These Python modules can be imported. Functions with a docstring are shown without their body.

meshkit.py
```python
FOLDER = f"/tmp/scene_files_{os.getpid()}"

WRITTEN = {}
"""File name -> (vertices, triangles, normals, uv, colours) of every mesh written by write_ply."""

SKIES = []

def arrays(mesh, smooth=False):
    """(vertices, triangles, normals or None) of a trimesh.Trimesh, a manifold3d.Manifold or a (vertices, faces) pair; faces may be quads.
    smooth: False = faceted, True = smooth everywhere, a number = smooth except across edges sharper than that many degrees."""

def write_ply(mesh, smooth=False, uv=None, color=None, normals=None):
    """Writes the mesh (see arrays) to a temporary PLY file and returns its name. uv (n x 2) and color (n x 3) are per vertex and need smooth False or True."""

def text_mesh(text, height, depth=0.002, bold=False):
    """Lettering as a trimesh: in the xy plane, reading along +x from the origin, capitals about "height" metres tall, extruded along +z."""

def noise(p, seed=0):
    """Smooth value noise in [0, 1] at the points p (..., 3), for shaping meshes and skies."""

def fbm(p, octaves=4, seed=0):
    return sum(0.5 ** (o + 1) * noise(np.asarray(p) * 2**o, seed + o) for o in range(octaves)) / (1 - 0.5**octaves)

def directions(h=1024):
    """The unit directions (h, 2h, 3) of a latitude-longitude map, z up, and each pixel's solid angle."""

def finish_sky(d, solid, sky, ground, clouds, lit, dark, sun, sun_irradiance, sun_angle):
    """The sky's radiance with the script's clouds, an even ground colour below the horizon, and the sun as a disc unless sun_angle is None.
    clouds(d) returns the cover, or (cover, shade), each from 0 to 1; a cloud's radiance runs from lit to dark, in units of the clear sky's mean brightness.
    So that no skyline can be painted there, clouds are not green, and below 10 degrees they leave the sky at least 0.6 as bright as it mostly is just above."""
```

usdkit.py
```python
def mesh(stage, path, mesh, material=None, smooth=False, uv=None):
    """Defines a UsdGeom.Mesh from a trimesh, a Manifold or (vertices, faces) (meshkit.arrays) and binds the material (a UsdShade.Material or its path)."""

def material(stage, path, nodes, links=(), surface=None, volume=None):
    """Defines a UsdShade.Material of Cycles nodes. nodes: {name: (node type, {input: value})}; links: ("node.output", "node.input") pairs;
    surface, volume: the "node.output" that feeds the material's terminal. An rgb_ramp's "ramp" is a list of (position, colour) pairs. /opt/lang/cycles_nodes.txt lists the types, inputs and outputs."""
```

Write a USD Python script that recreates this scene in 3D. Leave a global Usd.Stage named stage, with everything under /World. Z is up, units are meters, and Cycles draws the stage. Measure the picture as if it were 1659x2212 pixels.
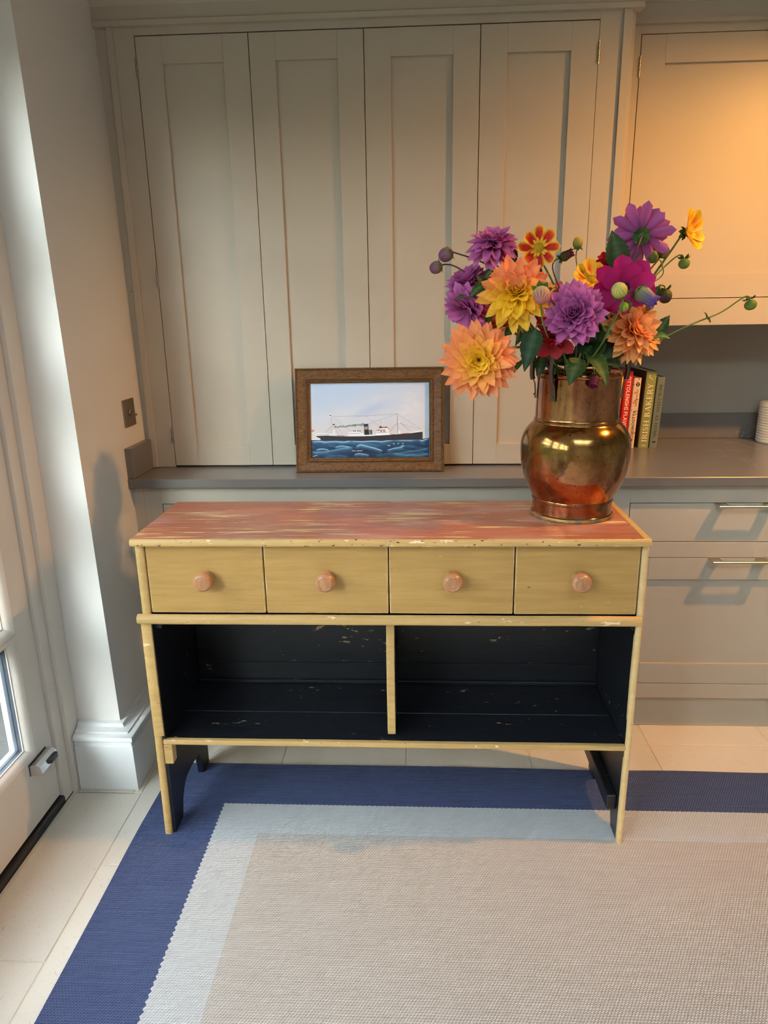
import math, random
import numpy as np
import trimesh
import shapely
from shapely import affinity
from shapely.geometry import Polygon, LineString, Point, box as sbox
from shapely.ops import unary_union
from pxr import Usd, UsdGeom, UsdLux, UsdShade, Gf, Sdf, Vt
import usdkit, meshkit

stage = Usd.Stage.CreateInMemory()
UsdGeom.SetStageUpAxis(stage, 'Z')
UsdGeom.SetStageMetersPerUnit(stage, 1.0)
UsdGeom.Xform.Define(stage, '/World')
UsdGeom.Scope.Define(stage, '/World/Looks')
random.seed(7)
RNG = np.random.default_rng(7)

# ------------------------------------------------------------------ camera
EYE = np.array([0.9412, -2.3779, 1.4322])
YAW, PITCH, ROLL, FPX = 0.050865, 0.276965, -0.016012, 1522.05
EXPOSURE = 0.0
fwd = np.array([-math.sin(YAW) * math.cos(PITCH), math.cos(YAW) * math.cos(PITCH), -math.sin(PITCH)])
rgt = np.array([math.cos(YAW), math.sin(YAW), 0.0])
upv = np.cross(rgt, fwd)
cr, sr = math.cos(ROLL), math.sin(ROLL)
rgt, upv = cr * rgt + sr * upv, -sr * rgt + cr * upv
cam = UsdGeom.Camera.Define(stage, '/World/Camera')
bk = -fwd
cam.AddTransformOp().Set(Gf.Matrix4d(*rgt, 0, *upv, 0, *bk, 0, *EYE, 1))
cam.CreateFocalLengthAttr(24.0)
cam.CreateHorizontalApertureAttr(24.0 * 1659 / FPX)
cam.CreateVerticalApertureAttr(24.0 * 2212 / FPX)
cam.CreateClippingRangeAttr(Gf.Vec2f(0.05, 200))
cam.CreateExposureAttr(EXPOSURE)

# ------------------------------------------------------------------ sky (a bright overcast day) and the warm ceiling lamp
HAZE = (4.4, 5.0, 5.5)
SUN_GLOW = (0.155, 0.185, 0.22)
SUN_EL, SUN_ROT = math.radians(25), math.radians(203)
LAMP = 7400.0
LAMP_COLOR = (1.0, 0.47, 0.11)
LAMP_AIM = (-0.60, 0.44, -0.93)
LAMP_CONE, LAMP_SOFT = 48.0, 1.0
LAMP_POS = (2.57, -0.74, 2.45)
dome = UsdLux.DomeLight.Define(stage, '/World/Sky')
dome.CreateIntensityAttr(1.0)
usdkit.material(stage, '/World/Looks/hazy_sky', {
    'sky': ('sky_texture', {'sky_type': 'multiple_scattering', 'sun_disc': False, 'sun_elevation': SUN_EL, 'sun_rotation': SUN_ROT, 'altitude': 50.0, 'air_density': 1.0, 'aerosol_density': 8.0, 'ozone_density': 1.0}),
    'gain': ('mix_color', {'blend_type': 'multiply', 'fac': 1.0, 'b': SUN_GLOW, 'use_clamp': False}),
    'sum': ('mix_color', {'blend_type': 'add', 'fac': 1.0, 'b': HAZE, 'use_clamp': False}),
    'bg': ('background_shader', {'strength': 1.0})}, [('sky.color', 'gain.a'), ('gain.result', 'sum.a'), ('sum.result', 'bg.color')], surface='bg.background')
UsdShade.MaterialBindingAPI.Apply(dome.GetPrim()).Bind(UsdShade.Material.Get(stage, '/World/Looks/hazy_sky'))

# ------------------------------------------------------------------ helpers
LOC, USED = {}, {}


def numbered(path):
    n = USED.get(path, 0)
    USED[path] = n + 1
    return path if n == 0 else f'{path}_{n:03d}'


def meta(prim, label=None, category=None, group=None, kind=None):
    for k, v in (('label', label), ('category', category), ('group', group), ('kind', kind)):
        if v:
            prim.SetCustomDataByKey(k, v)
    return prim


def thing(name, loc=(0, 0, 0), label=None, category=None, group=None, kind=None):
    path = numbered('/World/' + name)
    x = UsdGeom.Xform.Define(stage, path)
    x.AddTranslateOp().Set(Gf.Vec3d(*map(float, loc)))
    LOC[path] = np.array(loc, float)
    meta(x.GetPrim(), label, category, group, kind)
    return path


def obj(name, mesh, mat, parent=None, smooth=False, label=None, category=None, group=None, kind=None, col=None):
    """One Mesh prim; mesh is in world coordinates; parent is the path of its thing or part."""
    path = numbered((parent or '/World') + '/' + name)
    loc = LOC.get(parent, np.zeros(3)) if parent else np.zeros(3)
    LOC[path] = loc
    if isinstance(mesh, list):
        mesh = trimesh.util.concatenate(mesh)
    if isinstance(mesh, tuple):
        v, f = np.asarray(mesh[0], float), np.asarray(mesh[1], int)
        if f.shape[1] == 4:
            f = np.vstack([f[:, [0, 1, 2]], f[:, [0, 2, 3]]])
    else:
        v, f = np.asarray(mesh.vertices, float), np.asarray(mesh.faces, int)
    m = usdkit.mesh(stage, path, (v - loc, f), LOOK[mat], smooth=smooth)
    if col is not None:
        pv = UsdGeom.PrimvarsAPI(m).CreatePrimvar('tint', Sdf.ValueTypeNames.Color3fArray, 'vertex')
        pv.Set(Vt.Vec3fArray.FromNumpy(np.asarray(col, np.float32)))
    meta(m.GetPrim(), label, category, group, kind)
    return path


def bx(x0, x1, y0, y1, z0, z1, b=0.0015):
    """A box with chamfered edges."""
    b = min(b, 0.45 * min(x1 - x0, y1 - y0, z1 - z0))
    if b <= 0:
        m = trimesh.creation.box([x1 - x0, y1 - y0, z1 - z0])
        m.apply_translation([(x0 + x1) / 2, (y0 + y1) / 2, (z0 + z1) / 2])
        return m
    pts = []
    for X, sx in ((x0, 1), (x1, -1)):
        for Y, sy in ((y0, 1), (y1, -1)):
            for Z, sz in ((z0, 1), (z1, -1)):
                pts += [(X, Y + sy * b, Z + sz * b), (X + sx * b, Y, Z + sz * b), (X + sx * b, Y + sy * b, Z)]
    return trimesh.convex.convex_hull(np.array(pts))


def prism(poly, a, b, axis):
    """Extrudes a polygon between a and b: axis 'z' poly is (x, y); 'y' poly is (x, z); 'x' poly is (y, z)."""
    m = trimesh.creation.extrude_polygon(poly if hasattr(poly, 'exterior') else Polygon(poly), b - a, engine='earcut')
    v = m.vertices.copy()
    if axis == 'z':
        v[:, 2] += a
    elif axis == 'y':
        v = np.stack([v[:, 0], a + v[:, 2], v[:, 1]], 1)
    else:
        v = np.stack([a + v[:, 2], v[:, 0], v[:, 1]], 1)
    m = trimesh.Trimesh(v, m.faces, process=False)
    if m.volume < 0:
        m.invert()
    return m


def lathe(profile, n=64, axis='z', at=(0, 0, 0)):
    """profile: (radius, height) pairs; first and last radius 0 close it."""
    p = np.array(profile, float)
    a = np.arange(n) * 2 * np.pi / n
    v = np.stack([np.outer(p[:, 0], np.cos(a)), np.outer(p[:, 0], np.sin(a)), np.repeat(p[:, 1:2], n, 1)], -1).reshape(-1, 3)
    i, j = np.meshgrid(np.arange(len(p) - 1), np.arange(n), indexing='ij')
    q = np.stack([i * n + j, i * n + (j + 1) % n, (i + 1) * n + (j + 1) % n, (i + 1) * n + j], -1).reshape(-1, 4)
    f = np.vstack([q[:, [0, 1, 2]], q[:, [0, 2, 3]]])
    if axis == 'y-':            # heights run towards -y
        v = np.stack([v[:, 0], -v[:, 2], v[:, 1]], 1)
    elif axis == 'x':
        v = np.stack([v[:, 2], v[:, 0], v[:, 1]], 1)
    return trimesh.Trimesh(v + np.array(at), f, process=False)


def spline(points, n):
    from scipy.interpolate import CubicSpline
    p = np.array(points, float)
    if len(p) == 2:
        return p[0] + (p[1] - p[0]) * np.linspace(0, 1, n)[:, None]
    d = np.r_[0, np.cumsum(np.linalg.norm(np.diff(p, axis=0), axis=1))]
    return CubicSpline(d, p)(np.linspace(0, d[-1], n))


def tube(points, r, sides=8, caps=True):
    p = np.array(points, float)
    r = np.broadcast_to(np.asarray(r, float), (len(p),))
    t = np.gradient(p, axis=0)
    t /= np.linalg.norm(t, axis=1, keepdims=True) + 1e-12
    a = np.array([0, 0, 1.0]) if abs(t[0][2]) < 0.9 else np.array([1.0, 0, 0])
    rings = []
    for k in range(len(p)):
        a = a - t[k] * (a @ t[k])
        a /= np.linalg.norm(a) + 1e-12
        b = np.cross(t[k], a)
        ang = np.arange(sides) * 2 * np.pi / sides
        rings.append(p[k] + r[k] * (np.cos(ang)[:, None] * a + np.sin(ang)[:, None] * b))
    v = np.vstack(rings)
    i, j = np.meshgrid(np.arange(len(p) - 1), np.arange(sides), indexing='ij')
    q = np.stack([i * sides + j, i * sides + (j + 1) % sides, (i + 1) * sides + (j + 1) % sides, (i + 1) * sides + j], -1).reshape(-1, 4)
    f = np.vstack([q[:, [0, 1, 2]], q[:, [0, 2, 3]]])
    if caps:
        v = np.vstack([v, p[0], p[-1]])
        n = len(v)
        k = np.arange(sides)
        f = np.vstack([f, np.stack([np.full(sides, n - 2), (k + 1) % sides, k], 1),
                       np.stack([np.full(sides, n - 1), n - 2 - sides + k, n - 2 - sides + (k + 1) % sides], 1)])
    return trimesh.Trimesh(v, f, process=False)


def cat(*ms):
    return trimesh.util.concatenate([m for m in ms])


# ------------------------------------------------------------------ materials
LOOK = {}


def S(r, g, b):
    return tuple(x / 12.92 if x <= 0.04045 else ((x + 0.055) / 1.055) ** 2.4 for x in (r / 255, g / 255, b / 255))


class N:
    """A small node-graph writer: n('type', input=value or ('node', 'output')) returns the node's name."""

    def __init__(s, name):
        s.name, s.nodes, s.links = name, {}, []

    def __call__(s, kind, **k):
        nm = f'n{len(s.nodes)}'
        vals = {}
        for i, v in k.items():
            if isinstance(v, tuple) and len(v) == 2 and isinstance(v[0], str):
                s.links.append((f'{v[0]}.{v[1]}', f'{nm}.{i}'))
            else:
                vals[i] = v
        s.nodes[nm] = (kind, vals)
        return nm

    def pos(s, scale=(1, 1, 1), rot=(0, 0, 0)):
        g = s('geometry')
        m = s('mapping', vector=(g, 'position'), scale=scale, rotation=rot)
        return (m, 'vector')

    def noise(s, vec, scale=5.0, detail=3.0, rough=0.5, dist=0.0):
        return (s('noise_texture', vector=vec, scale=scale, detail=detail, roughness=rough, distortion=dist), 'fac')

    def ramp(s, fac, *stops):
        return s('rgb_ramp', fac=fac, ramp=[(p, c if isinstance(c, tuple) else (c, c, c)) for p, c in stops])

    def mask(s, fac, a, b):
        return (s('map_range', value=fac, from_min=a, from_max=b, to_min=0.0, to_max=1.0, clamp=True), 'result')

    def mix(s, fac, a, b, mode='mix'):
        return (s('mix_color', blend_type=mode, fac=fac, a=a, b=b), 'result')

    def math(s, op, a, b=0.5):
        return (s('math', math_type=op, value1=a, value2=b), 'value')

    def bump(s, h, strength=0.3, dist=0.002):
        return (s('bump', height=h, strength=strength, distance=dist), 'normal')

    def surf(s, **k):
        p = s('principled_bsdf', **k)
        s.done(f'{p}.BSDF')

    def done(s, out):
        LOOK[s.name] = usdkit.material(stage, '/World/Looks/' + s.name, s.nodes, s.links, surface=out)


def plain(name, color, rough=0.5, metallic=0.0, **k):
    n = N(name)
    n.surf(base_color=color, roughness=rough, metallic=metallic, **k)


def painted(name, color, rough=0.42, var=0.04, bump=0.12):
    """Eggshell brushed paint: a little tone variation and fine roller relief."""
    n = N(name)
    f = n.noise(n.pos(), 2.5, 3)
    a = tuple(min(1, c * (1 + var)) for c in color)
    b = tuple(c * (1 - var) for c in color)
    h = n.noise(n.pos((1, 1, 0.5)), 260.0, 2)
    n.surf(base_color=n.mix(f, a, b), roughness=rough, normal=n.bump(h, bump, 0.0006))


CAB = S(184, 172, 152)
painted('cabinet_paint', CAB, 0.40)
painted('wall_paint', S(222, 217, 208), 0.6, 0.015, 0.2)
painted('trim_paint', S(222, 222, 217), 0.35, 0.02, 0.08)
painted('door_paint', S(216, 206, 192), 0.32, 0.02, 0.08)
painted('ceiling_paint', S(205, 198, 188), 0.8)
painted('splash_paint', S(160, 150, 136), 0.5)
plain('dark_void', S(18, 16, 15), 0.8)
plain('steel', S(190, 184, 174), 0.28, 1.0)
plain('chrome', S(205, 206, 208), 0.22, 1.0)
plain('black_plastic', S(28, 28, 32), 0.4)
plain('gasket', S(66, 70, 76), 0.45)
plain('bright_white', S(238, 241, 242), 0.35)
plain('caulk', S(205, 196, 178), 0.7)
plain('bronze_plate', S(150, 136, 118), 0.5, 1.0)
plain('threshold_black', S(26, 22, 20), 0.35)
plain('hinge_steel', S(170, 160, 146), 0.35, 1.0)

n = N('lamp_glow')
e = n('emission', color=LAMP_COLOR, strength=20.0)
n.done(f'{e}.emission')

n = N('pane_glass')
t = n('transparent_bsdf', color=(0.97, 0.98, 0.98))
g = n('glossy_bsdf', color=(1.0, 1.0, 1.0), roughness=0.0)
fr = n('layer_weight', blend=0.5)
fa = n.math('add', n.math('multiply', n.math('power', (fr, 'facing'), 5.0), 0.9), 0.03)
m = n('mix_closure', fac=fa, closure1=(t, 'BSDF'), closure2=(g, 'BSDF'))
n.done(f'{m}.closure')

n = N('grey_quartz')
v1 = n.noise(n.pos(), 3.2, 6, 0.6, 1.2)
vein = n.math('absolute', n.math('subtract', v1, 0.5), 0)
mk = n.mask(vein, 0.012, 0.0)
patch = n.mask(n.noise(n.pos((1, 1, 1)), 1.6, 2), 0.58, 0.72)
c0 = n.mix(n.noise(n.pos(), 900.0, 1), S(100, 96, 91), S(118, 113, 108))
c1 = n.mix(n.noise(n.pos(), 7.0, 4), c0, S(108, 102, 96))
c2 = n.mix(n.math('multiply', n.math('multiply', mk, patch), 0.55), c1, S(205, 198, 188))
n.surf(base_color=c2, roughness=0.26, specular_ior_level=0.5)

n = N('limestone')
rnd = n('object_info')
spk = n.mask(n.noise(n.pos(), 330.0, 3, 0.65), 0.60, 0.72)
fos = n.mask(n.noise(n.pos((1.0, 0.5, 1)), 140.0, 2, 0.5, 1.5), 0.66, 0.74)
cl = n.mix(n.noise(n.pos(), 3.5, 5, 0.6), S(214, 203, 184), S(230, 221, 205))
tone = n.mix((rnd, 'random'), (0.93, 0.93, 0.92), (1.03, 1.02, 1.0))
cl = n.mix(1.0, cl, tone, 'multiply')
cl = n.mix(n.math('multiply', spk, 0.55), cl, S(150, 138, 122))
cl = n.mix(n.math('multiply', fos, 0.4), cl, S(140, 130, 116))
n.surf(base_color=cl, roughness=0.5, normal=n.bump(n.noise(n.pos(), 300.0, 3), 0.15, 0.001))
plain('grout', S(214, 205, 186), 0.85)

# worn ochre paint on old pine: brush strokes along x, chips and small dents


def worn(name, c_a, c_b, chip, dirt, grain=(3, 40, 40), chip_amt=0.62, dirt_amt=0.70, rough=0.45, big=1.0, relief=0.5, edge=0.0):
    n = N(name)
    gr = n.noise(n.pos(grain), 2.2, 5, 0.6)
    base = n.mix(n.mask(gr, 0.3, 0.7), c_a, c_b)
    low = n.noise(n.pos((1.5, 3, 3)), 3.0 * big, 2)
    chips = n.noise(n.pos((0.35, 1, 1)), 70.0 * big, 4, 0.6)
    cm = n.mask(n.math('add', n.math('multiply', chips, 0.75), n.math('multiply', low, 0.25)), chip_amt, chip_amt + 0.02)
    col = n.mix(cm, base, chip)
    if edge:
        bv = n('bevel', radius=0.0035, samples=4)
        gn = n('geometry')
        dt = n('vector_math', math_type='dot_product', vector1=(bv, 'bevel'), vector2=(gn, 'normal'))
        em = n.math('multiply', n.mask((dt, 'value'), 0.985, 0.93), n.mask(n.noise(n.pos((1, 1, 1)), 45.0, 4, 0.7), 0.40, 0.56))
        col = n.mix(n.math('multiply', em, edge), col, S(228, 208, 168))
    dn = n.noise(n.pos((0.4, 1, 1)), 120.0, 3, 0.6)
    dm = n.mask(dn, dirt_amt, dirt_amt + 0.03)
    col = n.mix(dm, col, dirt)
    h = n.math('add', n.math('multiply', n.noise(n.pos((6, 120, 220)), 2.0, 3), 0.6), n.math('multiply', cm, -0.8))
    h = n.math('add', h, n.math('multiply', n.noise(n.pos(), 34.0, 2), 0.5))
    n.surf(base_color=col, roughness=rough, normal=n.bump(h, relief, 0.0012))


worn('ochre_paint', S(186, 144, 80), S(170, 129, 66), S(212, 178, 122), S(92, 70, 44), chip_amt=0.685, dirt_amt=0.745, edge=0.8)
worn('ochre_edge', S(198, 160, 98), S(180, 142, 82), S(232, 204, 158), S(84, 58, 42), chip_amt=0.635, dirt_amt=0.70, edge=0.4)
worn('ochre_chipped', S(204, 168, 104), S(184, 146, 86), S(234, 206, 158), S(66, 42, 34), chip_amt=0.60, dirt_amt=0.635)
worn('cream_edge', S(216, 184, 128), S(206, 172, 114), S(224, 196, 146), S(150, 116, 76), chip_amt=0.75, dirt_amt=0.80, relief=0.2)
worn('black_paint', S(9, 10, 13), S(15, 16, 20), S(150, 120, 84), S(10, 10, 12), chip_amt=0.645, dirt_amt=0.8, rough=0.38)

# the red top: streaks of the older ochre along the grain, dark scratches
n = N('red_paint')
gr = n.noise(n.pos((2.5, 30, 30)), 2.5, 6, 0.62)
base = n.mix(n.mask(gr, 0.3, 0.7), S(150, 84, 60), S(172, 106, 78))
base = n.mix(n.mask(n.noise(n.pos((1, 2.5, 1)), 5.0, 3), 0.5, 0.75), base, S(178, 130, 112))
st = n.noise(n.pos((1.6, 22, 20)), 3.2, 6, 0.66)
low = n.noise(n.pos((1.6, 4, 1)), 2.6, 2)
sm = n.mask(n.math('add', n.math('multiply', st, 0.7), n.math('multiply', low, 0.3)), 0.555, 0.59)
col = n.mix(n.math('multiply', sm, 0.85), base, S(214, 178, 124))
dk = n.mask(n.noise(n.pos((2.6, 34, 20)), 3.0, 4, 0.6), 0.645, 0.68)
col = n.mix(n.math('multiply', dk, 0.85), col, S(86, 56, 44))
sp = n.mask(n.noise(n.pos(), 130.0, 2), 0.735, 0.77)
col = n.mix(n.math('multiply', sp, 0.6), col, S(226, 196, 150))
h = n.math('add', n.noise(n.pos((6, 150, 100)), 2.0, 3), n.math('multiply', sm, -0.7))
n.surf(base_color=col, roughness=0.36, normal=n.bump(h, 0.4, 0.001))

n = N('knob_wood')
gr = n.noise(n.pos((30, 30, 8)), 3.0, 4, 0.6)
n.surf(base_color=n.mix(n.mask(gr, 0.3, 0.7), S(150, 98, 62), S(186, 132, 88)), roughness=0.3, coat_weight=0.25, coat_roughness=0.2)

# copper with brass-yellow and brown patina, dents
n = N('old_copper')
pa = n.noise(n.pos(), 9.0, 5, 0.6, 0.6)
zz = n('separate_xyz', vector=n.pos())
c = n.mix(n.mask(pa, 0.36, 0.66), S(166, 102, 68), S(196, 138, 94))
br = n.mask((zz, 'z'), 1.02, 1.09)
br2 = n.mask((zz, 'z'), 1.165, 1.15)
c = n.mix(n.math('multiply', n.math('multiply', br, br2), 0.8), c, S(160, 126, 66))
dkm = n.mask(n.noise(n.pos((1, 1, 0.5)), 20.0, 6, 0.7), 0.50, 0.68)
c = n.mix(n.math('multiply', dkm, 0.6), c, S(92, 54, 34))
mot = n.mask(n.noise(n.pos((1, 1, 0.7)), 75.0, 6, 0.75), 0.45, 0.72)
c = n.mix(n.math('multiply', mot, 0.45), c, S(118, 76, 46))
spt = n.mask(n.noise(n.pos(), 140.0, 2), 0.66, 0.71)
c = n.mix(n.math('multiply', spt, 0.8), c, S(50, 34, 24))
ro = n('map_range', value=pa, from_min=0.3, from_max=0.75, to_min=0.09, to_max=0.24, clamp=True)
h = n.math('add', n.math('multiply', n.noise(n.pos(), 14.0, 2), 1.0), n.math('multiply', n.noise(n.pos(), 120.0, 3), 0.05))
n.surf(base_color=c, metallic=1.0, roughness=(ro, 'result'), normal=n.bump(h, 0.22, 0.003))

n = N('verdigris_rim')
m1 = n.mask(n.noise(n.pos(), 45.0, 4), 0.45, 0.6)
n.surf(base_color=n.mix(m1, S(176, 132, 74), S(110, 120, 96)), metallic=0.7, roughness=0.42)
plain('aged_iron', S(104, 86, 76), 0.34, 1.0)

# flat-woven rug: yarn floats in twill steps


def rug(name, ca, cb, gap_shade):
    n = N(name)
    g = n('geometry')
    sp = n('separate_xyz', vector=(g, 'position'))
    wob = n.math('multiply', n.math('subtract', n.noise((g, 'position'), 6.0, 2), 0.5), 0.006)
    y = n.math('divide', n.math('add', (sp, 'y'), wob), 0.0062)
    row = n.math('floor', y, 0)
    fy = n.math('subtract', y, row)
    x = n.math('add', n.math('divide', (sp, 'x'), 0.0072), n.math('subtract', n.math('multiply', row, 0.5), n.math('multiply', fy, 0.85)))
    sx = n.math('absolute', n.math('sine', n.math('multiply', x, math.pi), 0), 0)
    sy = n.math('absolute', n.math('sine', n.math('multiply', y, math.pi), 0), 0)
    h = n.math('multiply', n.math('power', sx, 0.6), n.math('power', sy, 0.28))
    fib = n.noise(n.pos((1, 3, 1)), 700.0, 2)
    hh = n.math('add', h, n.math('multiply', fib, 0.25))
    yarn = n.noise(n.pos((3, 100, 1)), 2.0, 3, 0.7)
    c = n.mix(n.mask(yarn, 0.3, 0.7), ca, cb)
    c = n.mix(n.mask(h, 0.62, 0.25), c, gap_shade)          # gaps between weft floats painted darker, groove shade put into the colour
    n.surf(base_color=c, roughness=0.92, specular_ior_level=0.15, normal=n.bump(hh, 1.0, 0.0035))


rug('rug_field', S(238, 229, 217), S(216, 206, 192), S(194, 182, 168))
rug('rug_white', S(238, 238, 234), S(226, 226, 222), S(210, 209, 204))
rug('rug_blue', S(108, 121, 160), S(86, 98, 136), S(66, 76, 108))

n = N('tinted')          # colour from the mesh itself (petals, painted canvas)
a = n('attribute', attribute='tint')
n.surf(base_color=(a, 'color'), roughness=0.55, specular_ior_level=0.3)

n = N('petal')
a = n('attribute', attribute='tint')
p = n('principled_bsdf', base_color=(a, 'color'), roughness=0.5, specular_ior_level=0.3)
tr = n('translucent_bsdf', color=(a, 'color'))
m = n('mix_closure', fac=0.25, closure1=(p, 'BSDF'), closure2=(tr, 'BSDF'))
n.done(f'{m}.closure')

n = N('patio_stone')
rnd = n('object_info')
cl = n.mix(n.noise(n.pos(), 5.0, 5, 0.65), S(62, 61, 58), S(82, 80, 75))
cl = n.mix(n.mask(n.noise(n.pos(), 14.0, 4), 0.55, 0.7), cl, S(50, 52, 47))
cl = n.mix(1.0, cl, n.mix((rnd, 'random'), (0.85, 0.86, 0.86), (1.1, 1.06, 1.0)), 'multiply')
n.surf(base_color=cl, roughness=0.8, normal=n.bump(n.noise(n.pos(), 60.0, 4), 0.5, 0.004))

n = N('rubble_stone')
rnd = n('object_info')
cl = n.mix(n.noise(n.pos(), 9.0, 5, 0.7), S(58, 50, 46), S(92, 76, 66))
cl = n.mix(n.mask(n.noise(n.pos(), 26.0, 3), 0.56, 0.66), cl, S(48, 50, 46))
cl = n.mix(1.0, cl, n.mix((rnd, 'random'), (0.75, 0.8, 0.86), (1.12, 1.0, 0.92)), 'multiply')
n.surf(base_color=cl, roughness=0.85, normal=n.bump(n.noise(n.pos(), 50.0, 5), 0.6, 0.006))
plain('earth_mortar', S(48, 45, 41), 0.9)

n = N('lawn_grass')
n.surf(base_color=n.mix(n.noise(n.pos(), 8.0, 4), S(84, 104, 56), S(120, 134, 76)), roughness=0.9)

n = N('hedge_leaf')
lf = n.noise(n.pos(), 14.0, 4, 0.7)
n.surf(base_color=n.mix(n.mask(lf, 0.35, 0.65), S(46, 66, 34), S(112, 132, 72)), roughness=0.7, normal=n.bump(lf, 0.8, 0.06))

# ================================================================== THE ROOM
XR, YF, YB, ZC_ = 4.6, -4.7, 0.52, 2.45      # right wall, wall behind the camera, back wall, ceiling


def lean(m):
    """The old left wall is a little out of plumb."""
    v = m.vertices.copy()
    v[:, 0] -= 0.017 * (v[:, 2] - 0.75)
    return trimesh.Trimesh(v, m.faces, process=False)


# floor: limestone flags 0.41 x 0.59 in running bond, one mesh each
fl = thing('floor', (0, 0, 0), kind='structure')
obj('grout_bed', bx(-0.145, XR, YF, YB, -0.06, -0.0022, 0), 'grout', fl)
gx0, tw, tl, gap = 0.0785, 0.4105, 0.592, 0.0038
xe = [-0.14] + [gx0 + k * tw for k in range(0, 12)]
for ci in range(len(xe) - 1):
    col = ci - 1
    off = -0.247 if col % 2 == 0 else -0.543
    k0 = math.ceil((YB - off) / tl)
    y1 = off + k0 * tl
    while y1 > YF:
        y0 = max(y1 - tl, YF)
        yy = min(y1, YB)
        x0, x1 = xe[ci], min(xe[ci + 1], XR)
        if yy - y0 > 0.03 and x1 - x0 > 0.03 and y0 > -2.6 and x0 < 3.0:
            dz = RNG.uniform(-0.0006, 0.0006)
            obj('tile', bx(x0 + gap / 2, x1 - gap / 2, y0 + gap / 2, yy - gap / 2, -0.02, dz, 0.0016), 'limestone', fl)
        y1 -= tl
obj('paving', bx(xe[0], XR, YF, -2.78, -0.02, -0.001, 0.001), 'limestone', fl, label='flags behind the viewpoint', kind='stuff')
obj('paving', bx(3.36, XR, -2.78, YB, -0.02, -0.001, 0.001), 'limestone', fl, kind='stuff')

KX0, KX1, KY0, KY1 = 0.85, 2.25, -3.5, -2.2      # rooflight added out of view to brighten the right side of the rug
obj('ceiling', cat(bx(-0.4, KX0, YF - 0.1, YB + 0.1, ZC_, ZC_ + 0.2, 0), bx(KX1, XR + 0.1, YF - 0.1, YB + 0.1, ZC_, ZC_ + 0.2, 0), bx(KX0, KX1, KY1, YB + 0.1, ZC_, ZC_ + 0.2, 0), bx(KX0, KX1, YF - 0.1, KY0, ZC_, ZC_ + 0.2, 0)), 'ceiling_paint', kind='structure')
w2 = thing('window_1', ((KX0 + KX1) / 2, (KY0 + KY1) / 2, ZC_ + 0.2), kind='structure')
obj('frame', cat(bx(KX0 - 0.05, KX0, KY0 - 0.05, KY1 + 0.05, ZC_ + 0.2, ZC_ + 0.3), bx(KX1, KX1 + 0.05, KY0 - 0.05, KY1 + 0.05, ZC_ + 0.2, ZC_ + 0.3), bx(KX0, KX1, KY0 - 0.05, KY0, ZC_ + 0.2, ZC_ + 0.3), bx(KX0, KX1, KY1, KY1 + 0.05, ZC_ + 0.2, ZC_ + 0.3)), 'trim_paint', w2)
obj('pane', bx(KX0 - 0.02, KX1 + 0.02, KY0 - 0.02, KY1 + 0.02, ZC_ + 0.27, ZC_ + 0.276, 0), 'pane_glass', w2)

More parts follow.
